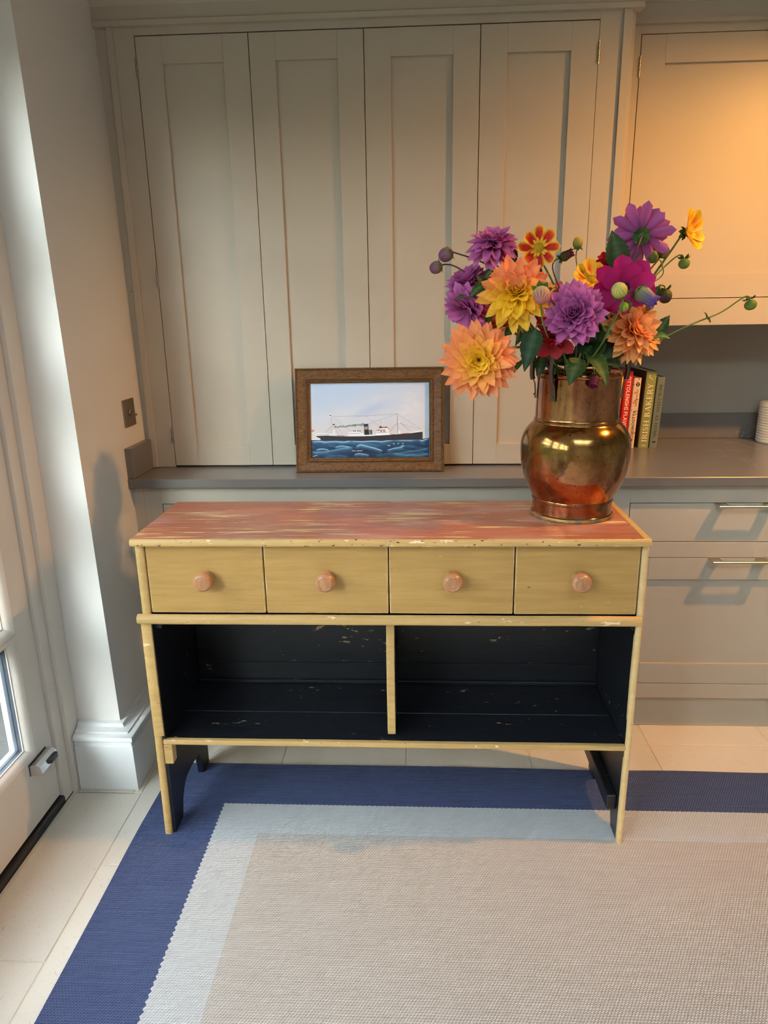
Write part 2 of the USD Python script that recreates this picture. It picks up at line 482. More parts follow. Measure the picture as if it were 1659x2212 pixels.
# left wall: the pier beside the garden door, the lintel and the wall behind the viewpoint
DO0, DO1, DH = -0.50, -3.74, 2.24              # door opening in the left wall
wl = thing('wall_left', (0, 0, 0), kind='structure')
pier = prism(Polygon([(-0.32, -0.48), (0, -0.48), (0, 0.62), (-0.32, 0.62)]), 0, ZC_, 'z')
obj('pier', lean(pier), 'wall_paint', wl)
obj('lintel', bx(-0.32, -0.03, DO1, -0.48, DH, ZC_, 0), 'wall_paint', wl)
obj('pier', bx(-0.32, 0, YF, DO1 - 0.02, 0, ZC_, 0), 'wall_paint', wl)
obj('wall_back', bx(-0.3, XR + 0.1, YB, YB + 0.1, 0, ZC_, 0), 'splash_paint', kind='structure')
obj('wall_right', bx(XR, XR + 0.1, YF - 0.1, YB, 0, ZC_, 0), 'wall_paint', kind='structure')
obj('wall_front', bx(-0.3, XR, YF - 0.12, YF, 0, ZC_, 0), 'wall_paint', kind='structure')

# tall moulded skirting, mitred round the pier
prof = [(0.050, 0.0), (0.050, 0.154), (0.0455, 0.156), (0.0455, 0.160), (0.0485, 0.162), (0.0485, 0.165), (0.044, 0.167), (0.044, 0.170), (0.050, 0.172), (0.0535, 0.177), (0.0545, 0.183),
        (0.0525, 0.189), (0.047, 0.193), (0.041, 0.1945), (0.036, 0.1945), (0.036, 0.1985), (0.027, 0.200), (0.018, 0.205), (0.013, 0.212), (0.013, 0.215), (0.0, 0.217)]


def skirting_mesh():
    rows = []
    for d, z in prof:
        lx = -0.017 * (z - 0.75)
        rows.append([(-0.1225, -0.48 - d, z), (lx + d, -0.48 - d, z), (lx + d, -0.12, z), (lx - 0.03, -0.12, z), (lx - 0.03, -0.46, z), (-0.1225, -0.46, z)])
    v = np.array(rows, float)
    n_, k_ = len(prof), 6
    f = []
    for i in range(n_ - 1):
        for j in range(k_):
            a, b, c, d = i * k_ + j, i * k_ + (j + 1) % k_, (i + 1) * k_ + (j + 1) % k_, (i + 1) * k_ + j
            f += [[a, b, c], [a, c, d]]
    return trimesh.Trimesh(v.reshape(-1, 3), f, process=False)


obj('baseboard_left', skirting_mesh(), 'trim_paint', kind='structure', smooth=24)
obj('trim_1', bx(-0.1225, 0.052, -0.5445, -0.5302, 0, 0.003, 0.001), 'caulk', kind='structure', label='pale sealant bead along the skirting')

# the garden door
d1 = thing('door_1', (-0.15, -0.595, 0), kind='structure')
obj('door_frame', cat(bx(-0.212, -0.1395, -0.594, -0.5475, 0.0, DH), bx(-0.30, -0.1255, -0.5465, -0.4805, 0.0, DH, 0.001)), 'door_paint', d1)
obj('door_frame', cat(bx(-0.30, -0.1395, DO1, DO1 + 0.05, 0.0, DH), bx(-0.212, -0.1395, DO1 + 0.05, -0.594, 2.17, DH)), 'door_paint', d1)
obj('threshold', cat(bx(-0.30, -0.140, DO1, -0.5475, -0.02, 0.028, 0.004), bx(-0.142, -0.1385, DO1, -0.505, -0.02, 0.006, 0.001)), 'threshold_black', d1)
obj('trim', bx(-0.1385, -0.1275, DO1, -0.53, -0.01, 0.004, 0.001), 'caulk', d1)
LX0, LX1 = -0.208, -0.1505                   # leaf thickness
PZ = [0.262 + 0.3735 * k for k in range(5)]
PH = 0.316


def door_leaf(ya, yb, first):
    """ya is the edge nearest the back wall; yb further away (ya > yb)."""
    oa, ob = ya - 0.113, yb + 0.113           # clear glazing opening
    parts = [bx(LX0, LX1, oa + 0.030, ya, 0.034, 2.165), bx(LX0, LX1, yb, ob - 0.030, 0.034, 2.165),
             bx(LX0, LX1, ob - 0.030, oa + 0.030, 0.034, PZ[0] - 0.028), bx(LX0, LX1, ob - 0.030, oa + 0.030, PZ[4] + PH + 0.028, 2.165)]
    leaf = obj('leaf', cat(*parts), 'door_paint', d1)
    for k in range(4):
        z0 = PZ[k] + PH
        obj('glazing_bar', bx(LX1 - 0.014, LX1 - 0.003, ob - 0.030, oa + 0.030, z0 + 0.018, PZ[k + 1] - 0.018, 0.003), 'door_paint', leaf)
    for k in range(5):
        z0, z1 = PZ[k], PZ[k] + PH
        # glazing bead: an ovolo mitred round each pane; profile (outwards, x)
        pr = [(0.0, LX1 - 0.020), (0.0, LX1 - 0.0165), (0.003, LX1 - 0.0165), (0.0035, LX1 - 0.0150), (0.007, LX1 - 0.010), (0.013, LX1 - 0.0045), (0.020, LX1 - 0.001), (0.026, LX1 + 0.0015), (0.029, LX1 + 0.0015), (0.031, LX1 - 0.001), (0.031, LX1 - 0.02)]
        obj('glazing_bead', ring_x(pr, ob, oa, z0, z1), 'door_paint', leaf, smooth=18)
        obj('gasket', ring_x([(0.0, LX1 - 0.020), (0.0, LX1 - 0.042), (0.012, LX1 - 0.042), (0.012, LX1 - 0.020)], ob, oa, z0, z1), 'gasket', leaf)
        obj('outer_bead', ring_x([(0.001, LX1 - 0.042), (0.0, LX1 - 0.057), (0.03, LX1 - 0.057), (0.03, LX1 - 0.042)], ob, oa, z0, z1), 'bright_white', leaf)
        obj('pane', bx(LX1 - 0.033, LX1 - 0.029, ob, oa, z0, z1, 0), 'pane_glass', leaf)
    return leaf


def ring_x(pr, y0, y1, z0, z1):
    """A moulding swept round a rectangle in the y-z plane: pr holds (outward offset, x)."""
    v = []
    for o, x in pr:
        v += [(x, y0 - o, z0 - o), (x, y1 + o, z0 - o), (x, y1 + o, z1 + o), (x, y0 - o, z1 + o)]
    f = []
    L = len(pr)
    for i in range(L):
        i2 = (i + 1) % L
        for j in range(4):
            j2 = (j + 1) % 4
            f += [[i * 4 + j, i * 4 + j2, i2 * 4 + j2], [i * 4 + j, i2 * 4 + j2, i2 * 4 + j]]
    m = trimesh.Trimesh(np.array(v, float), f, process=False)
    if m.volume < 0:
        m.invert()
    return m


door_leaf(-0.597, -1.366, True)
for k in range(1, 4):
    door_leaf(-0.597 - 0.773 * k, -1.366 - 0.773 * k, False)
# sash lock at the foot of the stile
lk = obj('door_lock', trimesh.convex.convex_hull(np.array([(x, y, z) for y in (-0.723, -0.634) for x, z in ((-0.151, 0.192), (-0.151, 0.222), (-0.131, 0.226), (-0.119, 0.219), (-0.115, 0.197), (-0.119, 0.190))])), 'chrome', d1, label='brushed metal lock on the door foot')
obj('lock_backplate', bx(-0.1525, -0.1495, -0.726, -0.632, 0.189, 0.226, 0.0008), 'black_plastic', lk)
obj('lock_button', trimesh.convex.convex_hull(np.array([(x, y, z) for y, s in ((-0.683, 0.8), (-0.640, 0.8), (-0.677, 1), (-0.646, 1)) for x, z in ((-0.118, 0.2085 - 0.0085 * s), (-0.118, 0.2085 + 0.0085 * s), (-0.109 - 0.003 * (1 - s) * 4, 0.2085 - 0.006 * s), (-0.109 - 0.003 * (1 - s) * 4, 0.2085 + 0.006 * s))])), 'black_plastic', lk)

# outside the door: patio slabs and a rubble wall
pt = thing('patio', (-1.2, 0, -0.12), 'grey stone slab patio seen through the glass of the garden door', 'patio')
obj('bed', bx(-3.6, -0.33, -4.5, 0.30, -0.19, -0.135, 0), 'earth_mortar', pt)
ys = -2.4
while ys < 0.0:
    h = min(RNG.uniform(0.36, 0.52), 0.30 - ys)
    xs = -2.4
    while xs < -0.34:
        w = min(RNG.uniform(0.45, 0.75), -0.335 - xs)
        if -0.335 - xs - w < 0.15:
            w = -0.335 - xs
        obj('slab', bx(xs + 0.006, xs + w - 0.006, ys + 0.006, ys + h - 0.006, -0.17, -0.12 + RNG.uniform(-0.003, 0.003), 0.006), 'patio_stone', pt)
        xs += w
    ys += h
rw = thing('rubble_wall', (-1.3, 0.5, -0.12), 'low wall of rough brown and grey stones beyond the garden door', 'wall')
obj('core', bx(-2.6, -0.34, 0.40, 0.9, -0.14, 0.50, 0), 'earth_mortar', rw)
zs = -0.13
while zs < 0.50:
    hh = RNG.uniform(0.07, 0.13)
    xs = -2.3
    while xs < -0.36:
        w = RNG.uniform(0.10, 0.26)
        w = min(w, -0.345 - xs)
        if w > 0.05:
            m = trimesh.creation.icosphere(2, 1.0)
            v = m.vertices
            v = np.sign(v) * np.abs(v) ** 0.55
            v = v * (1 + 0.22 * (meshkit.fbm(v * 1.7 + RNG.uniform(0, 50, 3), 3) - 0.5)[:, None])
            v = v * [w * 0.52, 0.09, hh * 0.54] + [xs + w / 2, 0.40 + RNG.uniform(-0.02, 0.02), zs + hh / 2]
            obj('stone', trimesh.Trimesh(v, m.faces, process=False), 'rubble_stone', rw, smooth=50)
        xs += w
    zs += hh * 0.97
hg = trimesh.creation.box([0.9, 22, 2.5]).subdivide_to_size(0.35, max_iter=12)
hv = hg.vertices
hv = hv * (1 + 0) + (np.stack([meshkit.fbm(hv * 1.6 + 7 * k, 4) - 0.5 for k in range(3)], 1) * [0.9, 0.5, 0.7]) + [-5.0, -4.5, 1.05]
obj('hedge', trimesh.Trimesh(hv, hg.faces, process=False), 'hedge_leaf', smooth=True, label='tall green hedge across the garden outside the glazed doors', category='hedge')
obj('ground', cat(bx(-40, 40, -60, YF - 0.13, -0.4, -0.14, 0), bx(-40, -3.62, YF - 0.13, 30, -0.4, -0.14, 0), bx(-3.62, -0.33, 0.302, 30, -0.4, -0.14, 0)), 'lawn_grass', kind='structure', label='lawn outside the room')

# ================================================================== FITTED CUPBOARDS
G = 0.0022                                   # gaps round inset doors


def shaker(parent, x0, x1, z0, z1, y, st, name='door', panel_dx=(0, 0), rail=None, depth=0.010, mid=None, rt=None):
    """An inset frame-and-panel door whose face is the plane y."""
    r, t = rail or st, rt or rail or st
    fr_ = [bx(x0, x0 + st, y, y + 0.021, z0, z1, 0.0009), bx(x1 - st, x1, y, y + 0.021, z0, z1, 0.0009),
           bx(x0 + st, x1 - st, y, y + 0.021, z0, z0 + r, 0.0004), bx(x0 + st, x1 - st, y, y + 0.021, z1 - t, z1, 0.0004)]
    d = obj(name, cat(*fr_), 'cabinet_paint', parent)
    obj('panel', bx(x0 + st - 0.004, x1 - st + 0.004, y + depth, y + depth + 0.006, z0 + r - 0.004, z1 - t + 0.004, 0), 'cabinet_paint', d)
    return d


def hinge(door, x, y, z, h=0.054):
    parts = [tube([(x, y - 0.0015, z - h / 2 + k * h / 3 + 0.0006), (x, y - 0.0015, z - h / 2 + (k + 1) * h / 3 - 0.0006)], 0.0034, 10) for k in range(3)]
    parts += [tube([(x, y - 0.0015, z - h / 2 - 0.003), (x, y - 0.0015, z - h / 2)], 0.0022, 8), tube([(x, y - 0.0015, z + h / 2), (x, y - 0.0015, z + h / 2 + 0.003)], 0.0022, 8)]
    obj('hinge', cat(*parts), 'hinge_steel', door, smooth=40)


tc = thing('tall_cupboard', (0.78, 0.25, 0.92), 'tall pale grey four-door panelled cupboard standing on the worktop behind the painting', 'cupboard')
g0, dw = 0.0936, 0.3442
DZ0, DZ1 = 0.926, 2.2354
obj('carcass', cat(bx(0.03, 0.05, 0.03, 0.5, 0.921, 2.4, 0), bx(1.545, 1.5745, 0.012, 0.5, 0.921, 2.4, 0.001), bx(0.03, 1.57, 0.49, 0.5, 0.921, 2.4, 0), bx(0.03, 1.57, 0.03, 0.5, 2.28, 2.3, 0)), 'cabinet_paint', tc)
obj('face_frame', cat(bx(0.030, g0, 0, 0.022, 0.921, 2.262, 0.0008), bx(g0 + 4 * dw, 1.536, 0, 0.022, 0.921, 2.262, 0.0008), bx(g0, g0 + 4 * dw, 0, 0.022, DZ1 + G, 2.262, 0.0006)), 'cabinet_paint', tc)
obj('bead_strip', bx(0.0115, 0.0325, -0.007, 0.022, 0.921, 2.262, 0.0012), 'cabinet_paint', tc)
obj('bead_strip', bx(1.5360, 1.5615, -0.007, 0.022, 0.921, 2.262, 0.0012), 'cabinet_paint', tc)
obj('filler', bx(-0.06, 0.0112, 0.006, 0.022, 0.921, 2.262, 0.0008), 'cabinet_paint', tc)
obj('filler', bx(-0.08, 0.0, 0.008, 0.03, 1.9, 2.4, 0), 'cabinet_paint', tc)
cornice = Polygon([(0.022, 2.258), (-0.016, 2.258), (-0.016, 2.2725), (-0.010, 2.2755), (-0.008, 2.312), (-0.014, 2.318), (-0.018, 2.325), (-0.024, 2.345), (-0.036, 2.37), (-0.04, 2.40), (-0.04, 2.447), (0.022, 2.447)])
obj('cornice', prism(cornice, -0.08, 1.5905, 'x'), 'cabinet_paint', tc, smooth=25)
stl = [(0.0755, 0.0790)] * 4
for k in range(4):
    x0, x1 = g0 + k * dw + G / 2 + (G / 2 if k == 0 else 0), g0 + (k + 1) * dw - G / 2
    d = shaker(tc, x0, x1, DZ0, DZ1 - G * 0.4, 0.0, 0.0785, rail=0.070, rt=0.0745)
    if k == 0:
        for hz in (2.151, 1.5475, 1.034):
            hinge(d, g0, 0.0, hz)
    if k == 3:
        for hz in (2.153, 1.547, 1.034):
            hinge(d, g0 + 4 * dw, 0.0, hz)

FU = 0.15                                     # face of the wall cupboard
wc = thing('wall_cupboard', (2.0, 0.33, 1.372), 'pale grey panelled wall cupboard hung above the row of books', 'cupboard')
UX0, UX1 = 1.6316, 2.43
obj('carcass', cat(bx(1.578, 2.49, FU + 0.02, 0.519, 1.392, 1.41, 0), bx(1.578, 1.596, FU + 0.02, 0.519, 1.392, 2.4, 0), bx(2.47, 2.49, FU + 0.02, 0.519, 1.392, 2.4, 0), bx(1.59, 2.48, 0.505, 0.519, 1.40, 2.4, 0)), 'cabinet_paint', wc)
obj('face_frame', cat(bx(1.576, UX0, FU, FU + 0.022, 1.3714, 2.268, 0.0008), bx(UX1, 2.49, FU, FU + 0.022, 1.3714, 2.268, 0.0008), bx(UX0, UX1, FU, FU + 0.022, 1.3714, 1.4586, 0.0008), bx(UX0, UX1, FU, FU + 0.022, 2.2414 + G, 2.268, 0.0006)), 'cabinet_paint', wc)
cor2 = Polygon([(0.0, 2.267), (-0.014, 2.267), (-0.014, 2.2785), (-0.009, 2.2795), (-0.009, 2.322), (-0.013, 2.324), (-0.017, 2.334), (-0.03, 2.36), (-0.036, 2.4), (-0.036, 2.447), (0.0, 2.447)])
obj('cornice', prism(affinity.translate(cor2, FU + 0.022 - 0.022, 0), 1.5755, 2.52, 'x'), 'cabinet_paint', wc, smooth=25)
d = shaker(wc, UX0 + G, UX1 - G, 1.4586 + G, 2.2414, FU, 0.0765, rail=0.0770, rt=0.0785)
hinge(d, UX0 + 0.0006, FU, 2.154)
hinge(d, UX0 + 0.0006, FU, 1.55)

# base cupboards under the worktop
YL = -0.1585


def base_unit(x0, x1, label):
    b = thing('base_cupboard', ((x0 + x1) / 2, 0.15, 0.0), label, 'cupboard')
    obj('carcass', cat(bx(x0, x0 + 0.018, YL + 0.02, 0.48, 0.128, 0.888, 0), bx(x1 - 0.018, x1, YL + 0.02, 0.48, 0.128, 0.888, 0), bx(x0, x1, 0.46, 0.48, 0.128, 0.888, 0), bx(x0, x1, YL + 0.02, 0.48, 0.128, 0.146, 0)), 'cabinet_paint', b)
    obj('plinth', bx(x0, x1, -0.1285, -0.1085, 0.0005, 0.131, 0.001), 'cabinet_paint', b)
    return b


bl = base_unit(-0.004, 1.555, 'pale grey base cupboard in the corner behind the painted console')
obj('face_frame', cat(bx(-0.004, 0.034, YL - 0.001, YL + 0.02, 0.128, 0.8885, 0.0008), bx(0.034, 0.0925, YL, YL + 0.02, 0.128, 0.8885, 0.0006), bx(0.0925, 1.50, YL, YL + 0.02, 0.8300, 0.8885, 0.0006),
                      bx(0.0925, 1.50, YL, YL + 0.02, 0.645, 0.695, 0.0006), bx(0.0925, 1.50, YL, YL + 0.02, 0.128, 0.182, 0.0006), bx(0.80, 0.84, YL, YL + 0.0199, 0.182, 0.83, 0.0006), bx(1.50, 1.555, YL, YL + 0.02, 0.128, 0.8885, 0.0006)), 'cabinet_paint', bl)
for xa, xb in ((0.0925, 0.80), (0.84, 1.50)):
    obj('drawer', bx(xa + G, xb - G, YL, YL + 0.02, 0.695 + G, 0.8300 - G, 0.0008), 'cabinet_paint', bl)
    shaker(bl, xa + G, xb - G, 0.182 + G, 0.645 - G, YL, 0.075, name='drawer')
br_ = base_unit(1.557, 2.42, 'pale grey base cupboard with two bar-handled drawers right of the painted console')
DX0, DX1 = 1.6200, 2.358
obj('face_frame', cat(bx(1.557, DX0, YL, YL + 0.02, 0.128, 0.8885, 0.0006), bx(DX1, 2.42, YL, YL + 0.02, 0.128, 0.8885, 0.0006), bx(DX0, DX1, YL, YL + 0.02, 0.8295, 0.8885, 0.0006), bx(DX0, DX1, YL, YL + 0.02, 0.6437, 0.6962, 0.0006), bx(DX0, DX1, YL, YL + 0.02, 0.128, 0.1825, 0.0006)), 'cabinet_paint', br_)


def handle(par, z):
    x0, x1 = 1.886, 2.072
    parts = [bx(x0, x1, YL - 0.041, YL - 0.031, z - 0.0035, z + 0.0035, 0.0012), bx(x0, x0 + 0.036, YL - 0.033, YL - 0.0005, z - 0.003, z + 0.003, 0.001), bx(x1 - 0.036, x1, YL - 0.033, YL - 0.0005, z - 0.003, z + 0.003, 0.001)]
    obj('handle', cat(*parts), 'steel', par, label='brushed metal bar handle')


dr = obj('drawer', bx(DX0 + G, DX1 - G, YL, YL + 0.02, 0.6962 + G, 0.8295 - G, 0.0008), 'cabinet_paint', br_)
handle(dr, 0.8245)
dr = shaker(br_, DX0 + G, DX1 - G, 0.1825 + G, 0.6437 - G, YL, 0.075, name='drawer', depth=0.009)
handle(dr, 0.6385)

# the grey stone worktop with upstands
wt = thing('worktop', (1.2, 0.15, 0.89), 'grey stone worktop with upstands running the length of the back wall', 'worktop')
obj('slab', bx(-0.010, 3.2, -0.1885, 0.518, 0.89, 0.92, 0.0022), 'grey_quartz', wt)
obj('upstand', bx(-0.012, 0.018, -0.184, -0.008, 0.9202, 1.0200, 0.0015), 'grey_quartz', wt)
obj('upstand', bx(1.578, 3.2, 0.500, 0.519, 0.9202, 1.0205, 0.0015), 'grey_quartz', wt)

# toggle switch on the left wall
sw = thing('light_switch', (-0.006, -0.112, 1.127), 'square bronze toggle switch on the left wall above the corner upstand', 'light switch')
lx = -0.017 * (1.127 - 0.75)
obj('plate', lean(bx(-0.002, 0.0045, -0.156, -0.068, 1.083, 1.171, 0.001)), 'bronze_plate', sw)
obj('collar', lathe([(0, 0.004), (0.0105, 0.004), (0.0105, 0.0075), (0.009, 0.009), (0.0055, 0.009), (0.005, 0.012), (0.0, 0.012)], 24, 'x', (lx, -0.112, 1.127)), 'bronze_plate', sw, smooth=35)
obj('toggle', cat(tube([(lx + 0.009, -0.112, 1.127), (lx + 0.024, -0.110, 1.121)], [0.0022, 0.003], 10), trimesh.creation.icosphere(2, 0.0038).apply_translation((lx + 0.0245, -0.1098, 1.1208))), 'bronze_plate', sw, smooth=40)
for sy in (-0.030, 0.030):
    obj('screw', lathe([(0, 0.0042), (0.0032, 0.0042), (0.0025, 0.0056), (0, 0.0058)], 12, 'x', (lx, -0.112 + sy, 1.127)), 'bronze_plate', sw)

# the ceiling downlight that throws the warm light
cl_ = thing('downlight', LAMP_POS, 'round recessed downlight in the ceiling to the right', 'ceiling light')
obj('trim_ring', lathe([(0.030, -0.006), (0.042, -0.006), (0.045, -0.003), (0.045, 0.0), (0.030, 0.0), (0.030, -0.006)], 40, 'z', LAMP_POS), 'chrome', cl_)
obj('lens', lathe([(0, -0.0008), (0.030, -0.0008), (0.030, 0.0), (0, 0.0)], 32, 'z', LAMP_POS), 'lamp_glow', cl_)
lt = UsdLux.SphereLight.Define(stage, cl_ + '/beam')
ax = np.array(LAMP_AIM, float) / np.linalg.norm(LAMP_AIM)
sx_ = np.cross(ax, [0, 0, 1.0])
sx_ /= np.linalg.norm(sx_)
sy_ = np.cross(-ax, sx_)
lt.AddTransformOp().Set(Gf.Matrix4d(*sx_, 0, *sy_, 0, *-ax, 0, 0, 0, -0.034, 1))
lt.CreateRadiusAttr(0.024)
lt.CreateIntensityAttr(LAMP)
lt.CreateColorAttr(Gf.Vec3f(*LAMP_COLOR))
sh = UsdLux.ShapingAPI.Apply(lt.GetPrim())
sh.CreateShapingConeAngleAttr(LAMP_CONE)
sh.CreateShapingConeSoftnessAttr(LAMP_SOFT)

# ================================================================== RUG
RX0, RX1, RY0, RY1 = 0.1335, 3.2, -3.3, -0.398
BX, BY = 0.352, -0.590                       # blue/white seam
IX, IY = 0.482, -0.7125                      # white/beige seam
rg = thing('rug', (1.4, -1.6, 0), 'flat-woven rug with beige centre, white band and broad blue border', 'rug')
R2 = np.random.default_rng(3)


def wavy(y0, y1, x, amp, n):
    ys = np.linspace(y0, y1, n)
    return [(x + amp * (meshkit.noise(np.array([[0, y * 4.0, 3.0]]))[0] - 0.5), y) for y in ys]


def teeth(y0, y1, x, pitch, amp):
    pts, y, s = [], y0, 1
    while y < y1:
        pts.append((x + s * amp * R2.uniform(0.6, 1.1), y))
        y += pitch * R2.uniform(0.8, 1.2)
        s = -s
    return pts


seam = teeth(RY0, BY, BX, 0.008, 0.0032)
seam_top = [(y, x) for x, y in teeth(BX + 0.004, RX1, BY, 0.007, 0.0018)]
seam_top = [(a, b) for b, a in seam_top]
white_outer = Polygon(seam + [(BX, BY)] + [(x, y) for y, x in teeth(BX + 0.004, RX1, BY, 0.007, 0.0016)] + [(RX1, RY0)]) if False else None
top_pts = [(y_, x_) for x_, y_ in teeth(BX + 0.006, RX1, BY, 0.007, 0.0016)]
white_poly = Polygon(seam + [(BX, BY)] + top_pts + [(RX1, RY0)]).buffer(0)
outer_poly = Polygon(wavy(RY0, RY1, RX0, 0.006, 40) + [(y_, x_) for x_, y_ in wavy(RX0 + 0.02, RX1, RY1, 0.008, 60)] + [(RX1, RY0)]).buffer(0)
field_poly = sbox(IX, RY0, RX1, IY)
RT = 0.0065
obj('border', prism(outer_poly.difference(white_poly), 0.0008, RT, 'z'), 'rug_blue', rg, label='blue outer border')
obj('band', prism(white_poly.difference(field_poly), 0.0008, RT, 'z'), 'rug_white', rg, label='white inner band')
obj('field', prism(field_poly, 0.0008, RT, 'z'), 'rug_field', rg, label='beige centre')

# ================================================================== CONSOLE
FY, BYK = -0.722, -0.386                     # front face and back of the console
Z0 = RT + 0.0003
cs = thing('console', (0.86, -0.55, Z0), 'worn ochre-painted pine console with a red top and four drawers', 'console table')


def wonky(m, amp=0.0012, seed=0, f=6.0):
    """Slightly uneven old timber: subdivides long edges and nudges the surface."""
    m = m.subdivide_to_size(0.06, max_iter=8) if hasattr(m, 'subdivide_to_size') else m
    v = m.vertices
    d = np.stack([meshkit.noise(v * f + 10 * k + seed) - 0.5 for k in range(3)], 1)
    return trimesh.Trimesh(v + d * 2 * amp, m.faces, process=False)


# side boards with a bootjack cut in the foot; polygon in (y, z)
def side_poly(y0, y1):
    foot_f, foot_b = y0 + 0.062, y1 - 0.058
    arch = []
    for t in np.linspace(0, 1, 15):
        yy = foot_f + (foot_b - foot_f) * t
        zz = Z0 + 0.085 + 0.012 * math.sin(math.pi * t)
        if t < 0.22:
            u = t / 0.22
            zz = Z0 + 0.085 * math.sin(u * math.pi / 2) ** 0.8
        if t > 0.86:
            u = (1 - t) / 0.14
            zz = Z0 + 0.08 * math.sin(u * math.pi / 2) ** 0.8
        arch.append((yy, zz))
    return Polygon([(y0, Z0)] + arch + [(y1, Z0), (y1, 0.877), (y0, 0.877)])


obj('side_panel', prism(side_poly(FY + 0.006, BYK), 0.228, 0.246, 'x'), 'black_paint', cs)
obj('side_panel', prism(side_poly(FY + 0.006, BYK), 1.4880, 1.5000, 'x'), 'black_paint', cs)


def edge_bar(x0, x1, z0, z1, y, r=0.006, nseg=30):
    """A vertical lipping with a rounded front, slightly uneven."""
    pts = [(x0, y + 0.014)]
    for t in np.linspace(0, math.pi, 9):
        pts.append(((x0 + x1) / 2 - (x1 - x0) / 2 * math.cos(t), y + r - r * math.sin(t)))
    pts.append((x1, y + 0.014))
    return wonky(prism(Polygon(pts), z0, z1, 'z'), 0.0009)


obj('lipping', edge_bar(0.2240, 0.2475, 0.686, 0.8765, FY - 0.003), 'ochre_edge', cs)
obj('lipping', edge_bar(0.2165, 0.2440, 0.325, 0.664, FY - 0.002, 0.003), 'ochre_edge', cs)
obj('lipping', edge_bar(0.2160, 0.2370, Z0, 0.325, FY - 0.004, 0.008), 'ochre_edge', cs)
obj('lipping', edge_bar(1.4875, 1.5040, Z0, 0.8765, FY - 0.003, 0.007), 'cream_edge', cs, label='smooth pale cream lipping')
obj('patch_block', wonky(bx(0.238, 0.262, FY + 0.001, FY + 0.030, 0.235, 0.296, 0.002), 0.0015), 'ochre_edge', cs, label='small ochre repair block')
obj('batten', bx(1.462, 1.4885, -0.690, -0.42, 0.088, 0.134, 0.003), 'black_paint', cs)
obj('corner_block', trimesh.convex.convex_hull(np.array([(x, y, z) for y in (FY + 0.02, FY + 0.05) for x, z in ((0.246, 0.662), (0.270, 0.662), (0.262, 0.636), (0.246, 0.640))])), 'black_paint', cs)
obj('corner_block', trimesh.convex.convex_hull(np.array([(x, y, z) for y in (FY + 0.012, FY + 0.04) for x, z in ((1.488, 0.662), (1.468, 0.662), (1.486, 0.640), (1.488, 0.640))])), 'black_paint', cs)
# shelf planks and their front lipping
for ya, yb in ((FY + 0.008, -0.5715), (-0.5705, BYK - 0.010)):
    obj('shelf_plank', bx(0.247, 1.4875, ya, yb, 0.2975, 0.311, 0.0012), 'black_paint', cs)


def half_round_x(x0, x1, y, z0, z1, r):
    pts = [(y + 0.014, z0)]
    for t in np.linspace(0, math.pi, 11):
        pts.append((y + r - r * math.sin(t), (z0 + z1) / 2 - (z1 - z0) / 2 * math.cos(t)))
    pts.append((y + 0.014, z1))
    return wonky(prism(Polygon(pts), x0, x1, 'x'), 0.0009)


obj('shelf_lipping', half_round_x(0.240, 1.4950, FY - 0.001, 0.2965, 0.3118, 0.005), 'ochre_edge', cs)
# back boards
for za, zb in ((0.2976, 0.3790), (0.3802, 0.660), (0.6612, 0.876)):
    obj('back_board', bx(0.246, 1.488, BYK - 0.010, BYK, za, zb, 0.0012), 'black_paint', cs)
obj('base_bead', bx(0.247, 1.4875, BYK - 0.022, BYK - 0.0105, 0.3112, 0.3225, 0.002), 'black_paint', cs)
# divider
dv = obj('divider', bx(0.8565, 0.8765, -0.678, BYK - 0.0105, 0.3115, 0.663, 0.001), 'black_paint', cs)
obj('divider_front', wonky(bx(0.8555, 0.8775, -0.690, -0.678, 0.318, 0.663, 0.002), 0.001), 'ochre_edge', dv)
# rail and drawer bottom
obj('rail', half_round_x(0.2135, 1.4965, FY - 0.016, 0.6618, 0.6885, 0.012), 'ochre_edge', cs)
obj('drawer_bed', bx(0.247, 1.4875, FY + 0.002, BYK - 0.0105, 0.664, 0.682, 0), 'black_paint', cs)
# drawers
edges = [0.2490, 0.5505, 0.8660, 1.1800, 1.4862]
tilts = [0.0045, 0.0015, 0.001, 0.0]
for k in range(4):
    x0, x1 = edges[k] + 0.0016, edges[k + 1] - 0.0016
    if k == 0:
        x0 -= 0.0
    m = bx(x0, x1, FY + 0.0005, FY + 0.020, 0.6910, 0.8755, 0.0022)
    d = obj('drawer', wonky(m, 0.0007, k), 'ochre_paint', cs)
    obj('drawer_box', cat(bx(x0 + 0.008, x0 + 0.018, FY + 0.020, -0.42, 0.694, 0.860, 0), bx(x1 - 0.018, x1 - 0.008, FY + 0.020, -0.42, 0.694, 0.860, 0), bx(x0 + 0.018, x1 - 0.018, FY + 0.020, -0.42, 0.694, 0.702, 0)), 'black_paint', d)
    xc = (edges[k] + edges[k + 1]) / 2 + (0.002 if k < 3 else 0.005)
    kp = [(r, h) for r, h in [(0, 0), (0.0165, 0.0), (0.0200, 0.003), (0.0215, 0.0075), (0.0195, 0.012), (0.0145, 0.0155), (0.0140, 0.019), (0.0205, 0.0225), (0.0240, 0.027), (0.0248, 0.033), (0.0235, 0.0395), (0.0195, 0.0440), (0.0165, 0.0452), (0.0155, 0.0446), (0.009, 0.0462), (0, 0.0468)]]
    obj('knob', lathe(kp, 36, 'y-', (xc, FY + 0.0005, 0.7885)), 'knob_wood', d, smooth=32)
